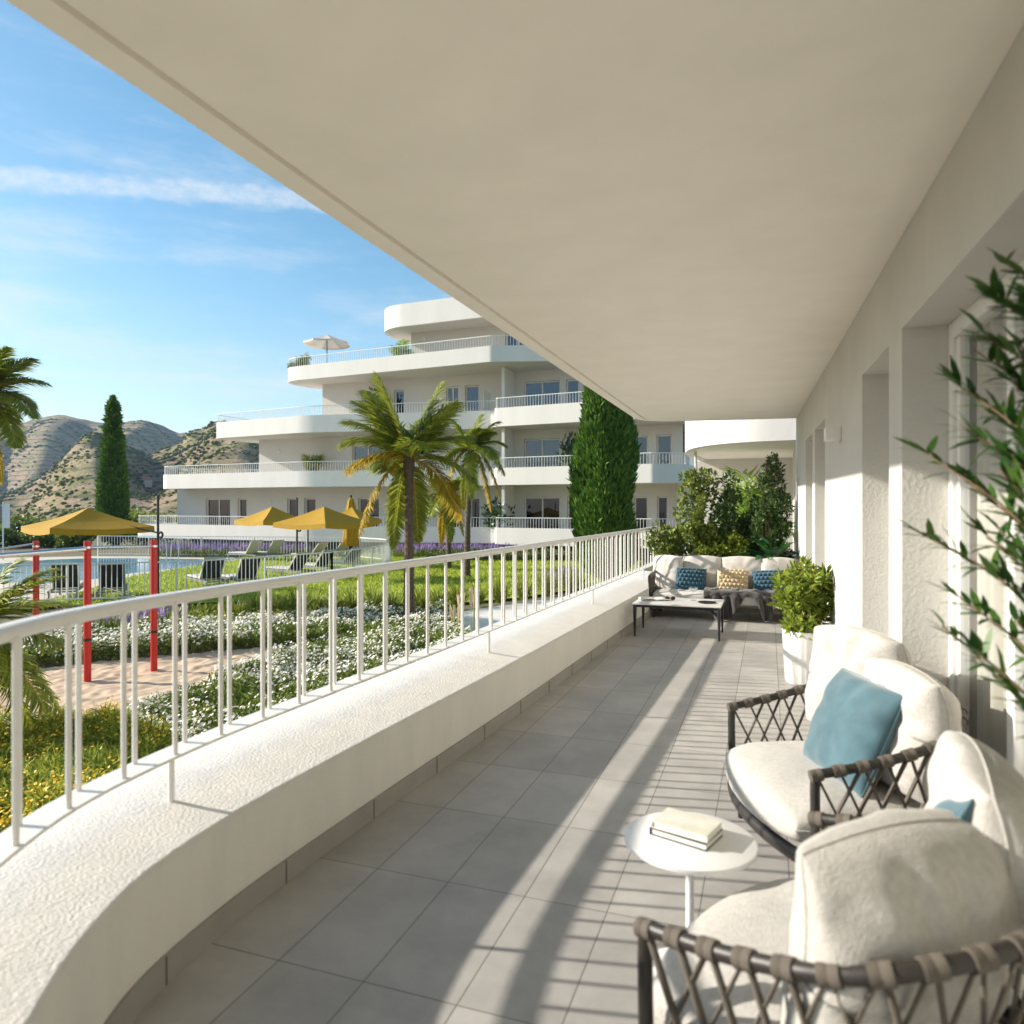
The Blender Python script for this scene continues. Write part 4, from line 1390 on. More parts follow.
YW = 36.1
win_px = [  # per floor: (px0, px1, split, curtain, low)
    [(205.7, 230, True, 2), (237.5, 246.5, False, 2), (287, 297.5, False, 2), (304, 315.5, False, 0), (358, 379, True, 1), (390, 398, False, 0), (447, 459, True, 0), (470, 480, False, 0), (524, 560, True, 2), (567, 579, False, 0), (634, 648, False, 0), (657, 668, False, 1)],
    [(352, 383, True, 0), (396, 406, False, 0), (524, 560, True, 2), (567, 579, False, 0), (631, 648, False, 0), (656.5, 672, False, 1)],
    [(362, 388, True, 0), (394, 404, False, 0), (446, 458.5, True, 1), (465, 479, False, 1), (524, 560, True, 1), (566, 579, False, 2), (596, 615, True, 0)],
    [(505, 530, True, 0), (560, 580, False, 0)]]
for k, (zb, zt, pl, pwl) in enumerate(floors):
    xl = at_Y(pl, YB).x; xw = at_Y(pwl, YW).x
    L_ = balc_line(xl, k)
    # the slab fills the outline back to the wall; the parapet follows it
    poly = [tuple(p) for p in offset_path(L_, -.10)] + [(XR, 42.0), (xl + 3.5, 42.0)]
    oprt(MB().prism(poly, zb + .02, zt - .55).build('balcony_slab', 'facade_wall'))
    oprt(MB().sweep(L_, [(0, zb), (0, zt), (-.14, zt), (-.14, zb)]).build('balcony_parapet', 'facade', smooth='auto'))
    # low rail on the parapet
    rb = MB(); Lc = offset_path(L_, -.07); hgt = .52
    rb.sweep(Lc, [(-.02, zt + hgt - .035), (-.02, zt + hgt), (.02, zt + hgt), (.02, zt + hgt - .035)])
    for p in resample(np.array(Lc), .15): rb.box((p[0], p[1], zt + hgt / 2), (.018, .018, hgt))
    oprt(rb.build('balcony_railing', 'rail_far'))
    # wall of the storey
    fz = zt - .55; top = (floors[k + 1][0] + .02) if k < 3 else 11.1
    ops = []
    for w in win_px[k]:
        xa, xb = at_Y(w[0], YW).x, at_Y(w[1], YW).x
        zt_w = fz + (2.17 if k != 0 else 2.12); ops.append((xa, xb, fz + .03, zt_w))
        window(xa + .01, xb - .01, fz + .035, zt_w - .01, YW + .17, w[2], w[3])
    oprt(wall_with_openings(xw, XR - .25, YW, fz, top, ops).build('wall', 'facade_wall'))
    bx = MB(); bx.box((xw + .125, 39.2, (fz + top) / 2), (.25, 5.65, top - fz)); oprt(bx.build('end_wall', 'facade_wall'))
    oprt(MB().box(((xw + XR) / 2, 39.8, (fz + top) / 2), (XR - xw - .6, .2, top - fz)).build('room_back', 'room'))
    # dividing fin between the terraces
    xf = at_Y(505, YB + .9).x
    if k < 3:
        oprt(MB().box((xf, 35.35, (fz + top) / 2), (.16, 1.48, top - fz - .02)).build('dividing_fin', 'facade'))
        oprt(MB().box((xf - .95, 34.78, fz + 1.0), (.05, 1.0, 1.1)).build('screen', 'glass_clear'))
# rounded roof slab
L_ = np.array(round_corners([(at_Y(400, YB).x + 3, 41), (at_Y(372, YB).x, 38.5), (at_Y(372, YB).x, YB + .7), (x494 + 6, YB - .2), (XR + 2, YB + 2.4)], [0, 1.0, 1.7, .2, 0], 10))
oprt(MB().sweep(L_, [(0, 11.05), (0, 12.25), (-.2, 12.25), (-.2, 11.05)]).build('roof_parapet', 'facade', smooth='auto'))
oprt(MB().prism([tuple(p) for p in offset_path(L_, -.1)] + [(XR + 2, 42), (at_Y(400, YB).x + 3, 42)], 11.08, 11.6).build('roof', 'facade_wall'))
oprt(MB().box(((floors[0][0] + at_Y(150, YB).x + XR) / 2, 39, -.85), (XR - at_Y(190, YB).x, 6, 1.2)).build('plinth', 'base_wall'))
# white pier at the right end, ground floor
oprt(MB().box((XR + .1, YB + 1.5, 1.1), (.9, 1.2, 2.9)).build('pier', 'facade'))

# things on its balconies
def at_floor(px, y, k): 
    p = at_Y(px, y); return (p.x, p.y, floors[k][1] - .55)
def spiky(base, h, r_, n, label, m='palm_lit', wid=.05, group=None, name='potted_palm'):
    root = empty(name, base, 0, label, 'potted plant', group)
    MB().lathe([(.16, 0), (.24, .02), (.28, .5), (.25, .5), (.24, .44)], seg=18).build('pot', 'pot', root, smooth='auto')
    pt = []
    for k in range(n):
        a = k * 2.4 + rng.uniform(-.3, .3); e = rng.uniform(.35, 1.25); q = r_ * math.cos(e)
        tipz = h * rng.uniform(.55, 1.0) * math.sin(e)
        pth = smooth_path([(0, 0, .45), (q * .45 * math.cos(a), q * .45 * math.sin(a), .45 + tipz * .75), (q * math.cos(a), q * math.sin(a), .45 + tipz * .9), (q * 1.25 * math.cos(a), q * 1.25 * math.sin(a), .45 + tipz * .62)], 20)
        pt.append(frond(pth, 26, h * .30, wid * .35))
    v, f = join(pt)
    big_mesh('leaves', v, f, [m], root)
    return root
spiky(at_floor(302, 35, 3), 1.15, .75, 14, 'dark leafy potted plant at the rounded left corner of the highest terrace', 'leaf_green', .07)
spiky(at_floor(401, 35, 3), 1.5, .8, 12, 'bright green potted palm on the highest terrace beside its wall', 'palm_lit', .07)
spiky(at_floor(313, 35.2, 1), 1.7, .8, 14, 'dark potted palm on the second storey balcony left of the front palm', 'palm', .05)
p = at_floor(498, 35.0, 0); shrub('potted_plant', (p[0], p[1], p[2] + .3), .75, 1.6, 260, .28, 'leaf_dark', 'leafy dark plant at the dividing fin of the ground floor balcony', 'potted plant')
p = at_floor(571, 35.0, 1); shrub('potted_plant', (p[0], p[1], p[2]), .6, 2.1, 260, .28, 'leaf_dark', 'leafy dark plant on the middle balcony, partly hidden behind the broad cypress', 'potted plant')
p = at_floor(378, 35.3, 2); shrub('potted_plant', (p[0], p[1], p[2]), .5, 2.1, 200, .3, 'leaf_dark', 'dark plant on the third storey balcony behind the front palm fronds', 'potted plant')
p = at_floor(327, 35.2, 3)
wu = empty('parasol', p, 0, 'cream round parasol open on the highest terrace of the building across', 'parasol')
MB().tube([(0, 0, 0), (0, 0, 2.42)], .035, 8).build('pole', 'lounge_frame', wu)
MB().lathe([(.3, 0), (.3, .08), (.06, .1)], seg=16).build('base', 'lounge_frame', wu)
canopy_mb(1.32, 1.95, 2.45, .10, .04, 8).build('canopy', 'canvas_w', wu)
# umbrella stands and lamps on facade walls
for px, k in ((279, 1), (270, 0), (424, 3)):
    p = at_Y(px, YW - .04); MB().box((p.x, p.y, floors[k][1] - .55 + 1.9), (.12, .08, .12)).build('facade_lamp', 'white_metal').parent = None
for o in [x for x in col.objects if x.name.startswith('facade_lamp')]:
    tag(o, 'small white wall light on the facade of the terraced building across', 'wall light', 'wall lights on the building across')

# ================================================================== THE NEIGHBOURING WING BEYOND THE TERRACE END
wing = empty('building_wing', (1.5, 16, GZ), 0, 'neighbouring white wing just beyond the terrace end, with a curved overhanging balcony', 'building')


def wpart(o): o.parent = wing; o.location = (-1.5, -16, -GZ); return o


arc = smooth_path([(-1.3, 20.0), (-1.55, 16.8), (-1.42, 15.2), (-1.05, 14.2), (-.44, 13.65), (.46, 13.45), (1.6, 13.35), (4, 13.3)], 60)
wpart(MB().sweep(arc, [(0, 2.55), (0, 3.55), (.0, 3.55), (-.16, 3.55), (-.16, 2.55)]).build('balcony_parapet', 'facade', smooth='auto'))
wpart(MB().prism([tuple(p) for p in offset_path(arc, -.08)] + [(4, 20)], 2.58, 2.8).build('balcony_slab', 'soffit'))
arc2 = smooth_path([(-1.4, 20.0), (-1.6, 17.2), (-1.3, 15.6), (-.6, 14.9), (.5, 14.6), (4, 14.4)], 50)
wpart(MB().sweep(arc2, [(0, -1.2), (0, .55), (-.2, .55), (-.2, -1.2)]).build('parapet', 'facade', smooth='auto'))
wpart(MB().prism([tuple(p) for p in offset_path(arc2, -.1)] + [(4, 20)], -.2, 0).build('floor_slab', 'facade_wall'))
wpart(MB().box((.9, 18.6, 1.3), (5.2, .3, 2.56)).build('back_wall', 'facade_wall'))
wpart(MB().box((.62, 15.9, 1.29), (.22, 2.2, 2.57)).build('side_wall', 'facade_wall'))
wpart(MB().box((-.45, 16.0, 1.0), (1.1, .08, 1.2)).build('screen', 'frost'))
wpart(MB().tube([(-1.4, 15.7, .5), (-1.45, 15.7, 2.58)], .03, 8).build('downpipe', 'facade_wall'))
pp = (-.35, 15.3, 0)
spiky(pp, 2.0, .75, 10, 'bright sunlit palm on the neighbouring terrace behind the tall shrubs', 'palm_lit', .06, name='potted_palm')

# ================================================================== TERRACE END: planter and its plants
PY = 10.05
planter = empty('planter_box', (-.5, PY + .3, 0), 0, 'long white planter wall closing the terrace behind the sofa', 'planter')
q = MB(); q.box((0, -.27, .365), (1.78, .06, .73)); q.box((0, .27, .365), (1.78, .06, .73)); q.box((-.86, 0, .365), (.06, .48, .73)); q.box((.86, 0, .365), (.06, .48, .73))
q.build('walls', 'stucco', planter, bevel=.006)
MB().box((0, 0, .60), (1.66, .48, .1)).build('soil', 'soil', planter)


def at_end(px, dy=.3, z=.66):
    p = at_Y(px, PY + dy); return (p.x, p.y, z)


def cone_shape(t): return max(.22 if t < .9 else .1, (1 - t) ** .5 * (.55 + .45 * min(1, t * 3 + .3)))


shrub('planter_shrub', at_end(697, .33), .38, 1.26, 4200, .062, 'leaf_green', 'tall olive green shrub with rounded leaves, left one behind the sofa', 'shrub', None, .30, stems=4, lump=.30, shape=lambda t: .55 + .45 * math.sin(min(1, t * 1.3 + .25) * 3.0))
shrub('planter_shrub', at_end(729, .42), .33, 1.16, 3400, .065, 'leaf_dark', 'dark narrow leaved shrub in the middle of the planter', 'shrub', None, .2, stems=5, lump=.3, shape=cone_shape)
shrub('planter_shrub', at_end(769, .30), .33, 1.44, 4600, .066, 'leaf_dark', 'tallest dark shrub, pointed top, at the right of the planter', 'shrub', None, .2, stems=5, lump=.28, shape=cone_shape)
for k, (px, r_, h_, m, lab) in enumerate([(662, .24, .50, 'leaf_green', 'low leafy bush at the left end of the planter by the railing'), (707, .22, .32, 'leaf_lime', 'low bright bush in front of the tall olive green shrub'),
                                      (734, .22, .36, 'leaf_lime', 'low yellow green bush at the centre of the planter above the tan pillow')]):
    shrub('low_bush', at_end(px, .18), r_, h_, 1100, .058, m, lab, 'bush', None, .34, lump=.4)


def big_leaf_plant(base, n, L, label, m='leaf_big'):
    root = empty('philodendron', base, 0, label, 'leafy plant')
    st = MB(); parts = []
    for k in range(n):
        a = rng.uniform(0, 6.28); e = rng.uniform(.25, 1.2); l1 = rng.uniform(.12, .25)
        d1 = np.array([math.cos(a) * math.cos(e), math.sin(a) * math.cos(e), math.sin(e)])
        s = d1 * l1; st.tube([(0, 0, 0), tuple(s * .5 + [0, 0, .01]), tuple(s)], .006, 5)
        # broad leaf grid
        side = unit(np.cross(d1, [0, 0, 1.0])); upv = np.cross(side, d1); nn = 9; v = []
        for i in range(nn):
            t = i / (nn - 1); w = .5 * L * .46 * math.sin(math.pi * min(1, (t * .93 + .07)) ** .8) ** .8 * (1 if i % 2 else .86)
            c = s + d1 * L * t - upv * L * .38 * t * t
            v += [c + side * w + upv * w * .25, c, c - side * w + upv * w * .25]
        parts.append((np.array(v), np.array([(3 * i + j, 3 * i + j + 1, 3 * i + j + 4, 3 * i + j + 3) for i in range(nn - 1) for j in (0, 1)])))
    v, f = join(parts); big_mesh('leaves', v, f, [m], root, smooth=True); st.build('stems', 'leaf_dark', root)
    return root


big_leaf_plant(at_end(774, .10), 26, .30, 'dark broad leaved philodendron at the right end of the planter')
big_leaf_plant(at_end(690, .12), 9, .20, 'small broad leaved plant low at the left of the planter', 'leaf_green')

# round pot with lime shrub by the wall
pb = at_d(806, 5.78)
rp_ = empty('plant_pot', (pb.x, pb.y, 0), 0, 'white fluted round pot on the terrace tiles against the wall', 'plant pot')
MB().lathe([(.150, 0), (.158, .01), (.178, .40), (.182, .415), (.176, .42), (.166, .415), (.164, .36)], seg=96, flute=.010, nfl=24).build('body', 'pot', rp_, smooth='auto')
MB().lathe([(.163, .36), (.02, .37)], seg=24).build('soil', 'soil', rp_)
shrub('potted_shrub', (pb.x, pb.y, .37), .225, .56, 2600, .068, 'leaf_lime', 'bright yellow green leafy shrub growing in the white round pot', 'shrub', None, .19, lump=.34, stems=9)

# ================================================================== CUSHIONS AND FURNITURE
def cushion(name, w, h, t, mtx, m, parent=None, pinch=.0, corner=3.2, puff=.5, wr=.006, seed=0, slump=0.0, knit=0, n=40, top_round=0.0, bulge=0.0, seam=True):
    """soft pad: local x = width, y = height, z = thickness"""
    lin = np.sin(np.linspace(-1, 1, n) * math.pi / 2)
    uu, vv = np.meshgrid(lin, lin)
    # square -> rounded square
    k = 1 - .5 / corner
    x = uu * np.sqrt(np.maximum(0, 1 - (vv ** 2) * .5 / corner * 1.1)); y = vv * np.sqrt(np.maximum(0, 1 - (uu ** 2) * .5 / corner * 1.1))
    if pinch:
        x = x * (1 - pinch * (1 - vv ** 2) ** 1.0 * abs(uu) ** 2); y = y * (1 - pinch * (1 - uu ** 2) * abs(vv) ** 2)
    prof = (np.maximum(0, 1 - abs(uu) ** 2.6) * np.maximum(0, 1 - abs(vv) ** 2.6)) ** puff
    vs = []
    for sgn in (1, -1):
        z = sgn * prof * t / 2
        X_ = x * w / 2; Y_ = y * h / 2
        if bulge: X_ = X_; Y_ = Y_ - bulge * (1 - uu ** 2) * (vv < 0) * abs(vv)
        P = np.stack([X_, Y_, z], -1)
        if knit:
            kx, ky = X_ * knit, Y_ * knit
            row = np.floor(ky / math.pi)
            bump = np.abs(np.sin(ky)) * np.abs(np.sin(kx + (row % 2) * math.pi / 2))
            P[..., 2] += sgn * .022 * bump * np.minimum(1, prof * 1.6)
        for i in range(n):
            for j in range(n):
                q = Vector((X_[i, j], Y_[i, j], seed + sgn))
                d = wr * (mnoise.noise(q * 4.5) * .9 + mnoise.noise(q * 11) * .55 + mnoise.noise(Vector((q.x * 9, q.y * 26, q.z))) * .35)
                # creases running in from the corners and the top edge
                ang = math.atan2(vv[i, j], uu[i, j])
                cr_ = math.sin(ang * 9 + seed * 2 + 2.5 * mnoise.noise(q * 4)) * (uu[i, j] ** 2 + vv[i, j] ** 2) ** .8
                d += wr * .85 * cr_ * (1 - max(abs(uu[i, j]), abs(vv[i, j])) ** 6)
                P[i, j, 2] += sgn * d * min(1, prof[i, j] * 1.6 + .05)
        if slump: P[..., 2] += slump * vv ** 2 * (vv > 0); P[..., 1] -= slump * .25 * (uu ** 2) * (vv > 0)
        vs.append(P.reshape(-1, 3))
    # merge the rims by building the back without its border
    idx = np.arange(n * n).reshape(n, n)
    F1 = np.stack([idx[:-1, :-1], idx[:-1, 1:], idx[1:, 1:], idx[1:, :-1]], -1).reshape(-1, 4)
    mp = np.arange(n * n) + n * n
    bd = np.zeros((n, n), bool); bd[0] = bd[-1] = True; bd[:, 0] = bd[:, -1] = True
    mp[bd.ravel()] = np.arange(n * n)[bd.ravel()]
    F2 = mp[F1][:, ::-1]
    V = np.concatenate(vs); Fa = np.concatenate([F1, F2])
    # drop unused verts
    used = np.unique(Fa); rm = np.full(len(V), -1); rm[used] = np.arange(len(used))
    o = big_mesh(name, V[used], rm[Fa], [m], parent, smooth=True)
    o.matrix_local = mtx
    if seam:
        G_ = vs[0].reshape(n, n, 3)
        ring = np.concatenate([G_[0, :-1], G_[:-1, -1], G_[-1, ::-1][:-1], G_[::-1, 0][:-1]]); ring = np.concatenate([ring, ring[:1]])
        ring = resample(ring, .012)
        MB().tube(ring, .0030, 6, caps=False).build('piping', m, o, smooth=True)
    return o


def frame_mtx(c, xa, ya):
    xa = Vector(xa).normalized(); ya = Vector(ya); ya = (ya - xa * ya.dot(xa)).normalized(); za = xa.cross(ya)
    m_ = Matrix.Identity(4)
    for i in range(3): m_[i][0], m_[i][1], m_[i][2], m_[i][3] = xa[i], ya[i], za[i], c[i]
    return m_


def lounge_chair(origin, back_dir, W, D, label, seed, turn=(-.42, .42), lift=0.0):
    """local: +x to the back, +y to the sitter's ... left/right, z up; origin at the front centre"""
    rz = math.atan2(back_dir[1], back_dir[0])
    root = empty('lounge_armchair', (origin[0], origin[1], 0), rz, label, 'armchair', 'low rope lounge armchairs')
    hw = W / 2; fz = .185; az = .505
    # seat frame: bowed front, straight sides, bowed back
    fr = MB()
    bow = .085
    front = [(-bow * (1 - (y / hw) ** 2), y, fz) for y in np.linspace(-hw, hw, 17)]
    back = [(D + .02 + .09 * (1 - (y / hw) ** 2) ** .6, y * .9, fz) for y in np.linspace(hw, -hw, 15)]
    loop = [Vector(p) for p in front + back + [front[0]]]
    fr.tube(loop, .021, 8, caps=False, flat=1.25)
    for xx in (.18, .42): fr.tube([(xx, -hw, fz), (xx, hw, fz)], .014, 6)
    # arm and back rail, one bent tube
    half = [(.0, -hw, fz), (-.004, -hw, az - .04), (.012, -hw, az - .008), (.05, -hw - .002, az), (.22, -hw - .012, az + .035), (.40, -hw - .008, az + .085), (D - .02, -hw + .05, az + .125), (D + .085, -hw + .20, az + .15), (D + .115, 0, az + .155)]
    full = half + [(x, -y, z) for x, y, z in half[::-1][1:]]
    rp = smooth_path(full, 110)
    fr.tube(rp, .0165, 10)
    fr.build('frame', 'dark_metal', root, smooth=True)
    for x, y in ((.03, -hw + .02), (.03, hw - .02), (D - .02, -hw + .06), (D - .02, hw - .06)):
        MB().tube([(x, y, 0), (x, y, fz)], [.012, .021], 10).build('leg', 'dark_metal', root, smooth='auto')
    # straps: wraps on the rail and a lattice down to the seat frame
    arc_ = resample(rp, .003); zt_ok = arc_[:, 2] > az - .012
    arc_ = arc_[zt_ok & (np.arange(len(arc_)) > 30)]
    top = resample(arc_, .082)
    la = MB()
    nt = len(top)
    low = []
    for i in range(nt):
        p = top[i]; t = i / (nt - 1)
        x, y = p[0], p[1]
        low.append(np.array([min(x, D + .03) * .97 + .0, y * .97, fz + .012]))
    for i in range(nt):
        p = top[i]
        a = top[max(0, i - 1)]; b = top[min(nt - 1, i + 1)]; T = unit(b - a)
        MB().tube([p - T * .020, p - T * .0195, p - T * .002, p, p + T * .002, p + T * .0195, p + T * .020], [.017, .0207, .0212, .0200, .0212, .0207, .017], 14).build('strap_wrap', 'strap', root, smooth='auto')
        for dj in (-2, 2):
            j = i + dj
            if 0 <= j < nt:
                o_ = unit(np.array([p[1] * 0 + 0, math.copysign(1, p[1]), 0])) * (.004 * dj)
                s0 = p + np.array([0, 0, -.012]) + T * .004 * dj; e0 = low[j]
                m0 = (s0 + e0) / 2 + o_
                la.tube([s0, m0, e0], .0105, 6, flat=.42)
        if i in (0, nt - 1): la.tube([p - [0, 0, .01], low[i]], .0105, 6, flat=.42)
    lo_ = la.build('rope_lattice', 'strap', root, smooth=True)
    # seat cushion
    cushion('seat_cushion', W - .05, D + .02, .22, frame_mtx((D * .5 - .055, 0, .285), (0, -1, 0), (1, 0, 0)), 'fabric', root, corner=4.5, puff=.30, wr=.004, seed=seed, bulge=.055)
    # back cushions, turned in a little towards each other
    for s, tw in ((1, turn[0]), (-1, turn[1])):
        lean_ = R(17)
        yax = Vector((math.sin(lean_), 0, math.cos(lean_))); xax = Vector((math.sin(tw) * -1, -math.cos(tw), 0))
        cushion('back_cushion', .47, .46 if s > 0 else .44, .22, frame_mtx((D - .10 + (.03 if s > 0 else 0), s * W * .235, .562 + lift + (.06 if s > 0 else 0)), xax, yax), 'fabric', root, corner=5.0, puff=.34, wr=.013, seed=seed + s * 3 + 10, slump=.075, n=60)
    return root


A_o, A_b = (0.00, 3.03), (.931, .364)
B_o, B_b = (-.055, 1.915), (.882, -.47)
chA = lounge_chair(A_o, A_b, .84, .54, 'low cream armchair with rope lattice arms beyond the round table, blue pillow at its middle', 3, (-.36, -.02), .025)
chB = lounge_chair(B_o, B_b, .81, .54, 'low cream armchair nearest the camera, rope wrapped arm crossing the bottom right corner', 21)


def in_chair(o, b, x, y, z):
    bx, by = b; l = math.hypot(bx, by); bx, by = bx / l, by / l
    return Vector((o[0] + bx * x - by * y, o[1] + by * x + bx * y, z))


def chair_vec(b, x, y, z):
    l = math.hypot(*b); return Vector(((b[0] * x - b[1] * y) / l, (b[1] * x + b[0] * y) / l, z))


pl = cushion('throw_pillow', .415, .415, .16, frame_mtx(in_chair(A_o, A_b, .272, -.12, .560), chair_vec(A_b, .1, -1, -.04), chair_vec(A_b, .42, -.10, .9)), 'teal', None, pinch=.06, corner=4.6, puff=.5, wr=.009, seed=5, n=56)
tag(pl, 'dusty blue velvet pillow leaning between the back cushions of the armchair beyond the round table', 'pillow')
pl2 = cushion('throw_pillow', .40, .40, .13, frame_mtx(in_chair(B_o, B_b, .415, .10, .60), chair_vec(B_b, .1, -1, .3), chair_vec(B_b, .4, .2, .9)), 'teal', None, pinch=.10, corner=6, puff=.55, wr=.010, seed=9, n=40)
tag(pl2, 'dusty blue pillow in the nearest armchair, only a corner showing between its cushions', 'pillow')

# ------------------------------------------------------------------ round side table and books
tc_ = at_z(690, 839, .415)
st = empty('side_table', (tc_.x, tc_.y, 0), 0, 'small white round metal side table with a thin central stem between the armchairs', 'side table')
MB().lathe([(.0, .400), (.184, .400), (.192, .404), (.193, .412), (.192, .416), (.188, .418), (.0, .418)], seg=72).build('table_top', 'table_white', st, smooth='auto')
MB().tube([(0, 0, .01), (0, 0, .40)], .012, 14).build('stem', 'table_white', st, smooth='auto')
MB().lathe([(.0, 0), (.145, 0), (.148, .006), (.14, .010), (.02, .014), (.0, .014)], seg=48).build('base', 'table_white', st, smooth='auto')
bkc = at_z(686, 828, .44)


def book(c, w, d, h, rz, cov, lab, spine_dark=False, group=None):
    o = MB().box((0, 0, h - .0015), (w, d, .003)).box((0, 0, .0015), (w, d, .003)).box((-w / 2 + .0015, 0, h / 2), (.003, d, h - .006)).build('book', cov, bevel=.0008)
    pg_ = MB().box((.002, 0, h / 2), (w - .008, d - .008, h - .006)).build('pages', 'book_page', o)
    o.location = c; o.rotation_euler = (0, 0, rz)
    return tag(o, lab, 'book', group)


rzb = YAW + R(-38)
b1 = book((bkc.x, bkc.y, .4185), .178, .124, .021, rzb, 'book_black', 'black covered book lying underneath on the white round table')
b2_ = book((bkc.x + .002, bkc.y + .001, .440), .174, .121, .021, rzb + .03, 'book_white', 'white and sand coloured book lying on top of the black one on the round table')

# ------------------------------------------------------------------ sofa at the terrace end
SX0, SX1, SY = -1.42, .30, 9.25
sofa = empty('sofa', ((SX0 + SX1) / 2, SY, 0), 0, 'long cream outdoor sofa with dark frame in front of the planter at the terrace end', 'sofa')
L_ = SX1 - SX0; hl = L_ / 2
fr = MB()
for y in (.02, .66): fr.box((0, y, .135), (L_, .035, .05))
for x in (-hl + .02, hl - .02): fr.box((x, .34, .135), (.035, .60, .05))
fr.tube(smooth_path([(-hl + .01, .02, .16), (-hl - .01, .02, .46), (-hl - .01, .08, .52), (-hl, .4, .54), (-hl + .02, .7, .58), (-hl + .3, .74, .60), (hl - .3, .74, .60), (hl - .02, .7, .58), (hl, .4, .54), (hl + .01, .08, .52), (hl + .01, .02, .46), (hl - .01, .02, .16)], 80), .017, 8)
fr.build('frame', 'dark_metal', sofa, smooth='auto')
for x in (-hl + .05, hl - .05):
    for y in (.04, .64): MB().tube([(x, y, 0), (x, y, .12)], [.012, .02], 8).build('leg', 'black_metal', sofa)
ws = MB()
for x in np.arange(-hl + .03, hl - .02, .022): ws.box((x, .0, .135), (.009, .006, .052))
for k in range(8):
    y = .08 + k * .075
    ws.tube([(-hl - .005, y, .53), (-hl + .005, y + .05, .16)], .007, 5); ws.tube([(-hl - .005, y, .53), (-hl + .005, y - .05, .16)], .007, 5)
tag(ws.build('woven_straps', 'strap', sofa), kind=None)
for k, x in enumerate((-hl / 2, hl / 2)):
    cushion('seat_cushion', hl - .02, .64, .17, frame_mtx((x, .30, .255), (1, 0, 0), (0, 1, 0)), 'fabric2', sofa, corner=5, puff=.25, wr=.004, seed=40 + k, n=30)
for k, (x, w, tw) in enumerate([(-hl + .16, .42, .35), (-hl + .60, .52, .03), (hl - .62, .54, -.02), (hl - .17, .44, -.3)]):
    cushion('back_cushion', w, .46, .19, frame_mtx((x, .545 - abs(tw) * .18, .53), (math.cos(tw), math.sin(tw) * -1, 0), (0, .22, 1)), 'fabric2', sofa, corner=3.8, puff=.40, wr=.009, seed=50 + k, slump=.03, n=36)
for x, m, lab in ((-.86, 'teal_knit', 'petrol blue knotted pillow at the left of the sofa'), (-.345, 'tan_knit', 'sand coloured knotted pillow in the middle of the sofa'), (.085, 'teal_knit', 'petrol blue knotted pillow at the right of the sofa')):
    q = cushion('knit_pillow', .40, .30, .14, frame_mtx((x - .08, SY + .34, .47), (1, .02 - .1 * x, .05 * (1 if x > 0 else -.6)), (0, .35, 1)), m, None, pinch=.05, corner=7, puff=.5, wr=.003, seed=60 + x, knit=62, n=66, seam=False)
    tag(q, lab, 'pillow', 'knotted pillows on the sofa')


# dark throw: lies over the seat edge and falls to the floor in folds
def throw():
    nu, nv = 90, 60; V = []; xs0, xs1 = -.76, .12
    for i in range(nu):
        u = i / (nu - 1); x0 = xs0 + (xs1 - xs0) * u
        # how far it hangs: a long fall at the left, a second shorter one at the right
        fall = .14 + .28 * math.exp(-((u - .28) / .19) ** 2) + .26 * math.exp(-((u - .84) / .10) ** 2) - .12 * math.exp(-((u - .58) / .10) ** 2)
        Lt = .34 + fall
        for j in range(nv):
            s = Lt * j / (nv - 1)
            fold = .5 * math.sin(u * 46 + 1.3 * math.sin(s * 7)) + .35 * math.sin(u * 23 - s * 5)
            if s < .32:
                y = SY + .36 - s; z = .352 + .014 * (fold + .9)
            else:
                q = s - .32; r_ = .045
                if q < r_ * 1.57: a_ = q / r_; y = SY + .04 - r_ * math.sin(a_); z = .352 - r_ * (1 - math.cos(a_))
                else:
                    y = SY - .005 - .02; z = .352 - r_ - (q - r_ * 1.57)
                    if z < .015: y -= (.015 - z) * .9; z = .015 + .012 * (fold + 1)
                k_ = min(1, q / .12)
                y -= .045 * k_ * (fold + .8)
                z += .010 * (1 - k_)
            gather = -.10 * (u - .24) * min(1, max(0, s - .3) / .25) * (1 if u < .5 else 0) - .25 * (u - .86) * min(1, max(0, s - .3) / .2) * (1 if u > .62 else 0)
            V.append((x0 + gather, y, z))
    f = [(i * nv + j, (i + 1) * nv + j, (i + 1) * nv + j + 1, i * nv + j + 1) for i in range(nu - 1) for j in range(nv - 1)]
    o = MB().add(V, f).build('throw_blanket', 'throw', smooth=True)
    sol = o.modifiers.new('thickness', 'SOLIDIFY'); sol.thickness = .008
    return tag(o, 'dark charcoal throw blanket draped over the sofa seat and falling to the floor in folds', 'blanket')


throw()

# ------------------------------------------------------------------ coffee table with its things
fl_ = at_z(633.5, 636.5, 0); fr_ = at_z(716.5, 641, 0)
tx0, tx1, ty0 = fl_.x, fl_.x + .90, (fl_.y + fr_.y) / 2
TD = .58; TZ = .365
tcx, tcy = (tx0 + tx1) / 2, ty0 + TD / 2
ct = empty('coffee_table', (tcx, tcy, 0), 0, 'low rectangular coffee table with pale stone top and black tapered legs before the sofa', 'coffee table')
MB().box((0, 0, TZ - .010), (.92, TD + .02, .020)).build('table_top', 'stone_top', ct, bevel=.004)
q = MB(); q.box((0, -TD / 2 + .012, TZ - .034), (.90, .02, .026)); q.box((0, TD / 2 - .012, TZ - .034), (.90, .02, .026))
for x in (-.44, .44): q.box((x, 0, TZ - .034), (.02, TD - .045, .026))
q.build('apron', 'black_metal', ct)
for x in (-.44, .44):
    for y in (-TD / 2 + .012, TD / 2 - .012):
        MB().tube([(x, y, 0), (x, y, TZ - .021)], [.009, .023], 8).build('leg', 'black_metal', ct, smooth='auto')
gp = at_z(688, 597, TZ); 
gl_ = empty('cocktail_glass', (tcx + .14, tcy + .10, TZ), 0, 'wide stemmed cocktail coupe glass standing on the coffee table', 'glass')
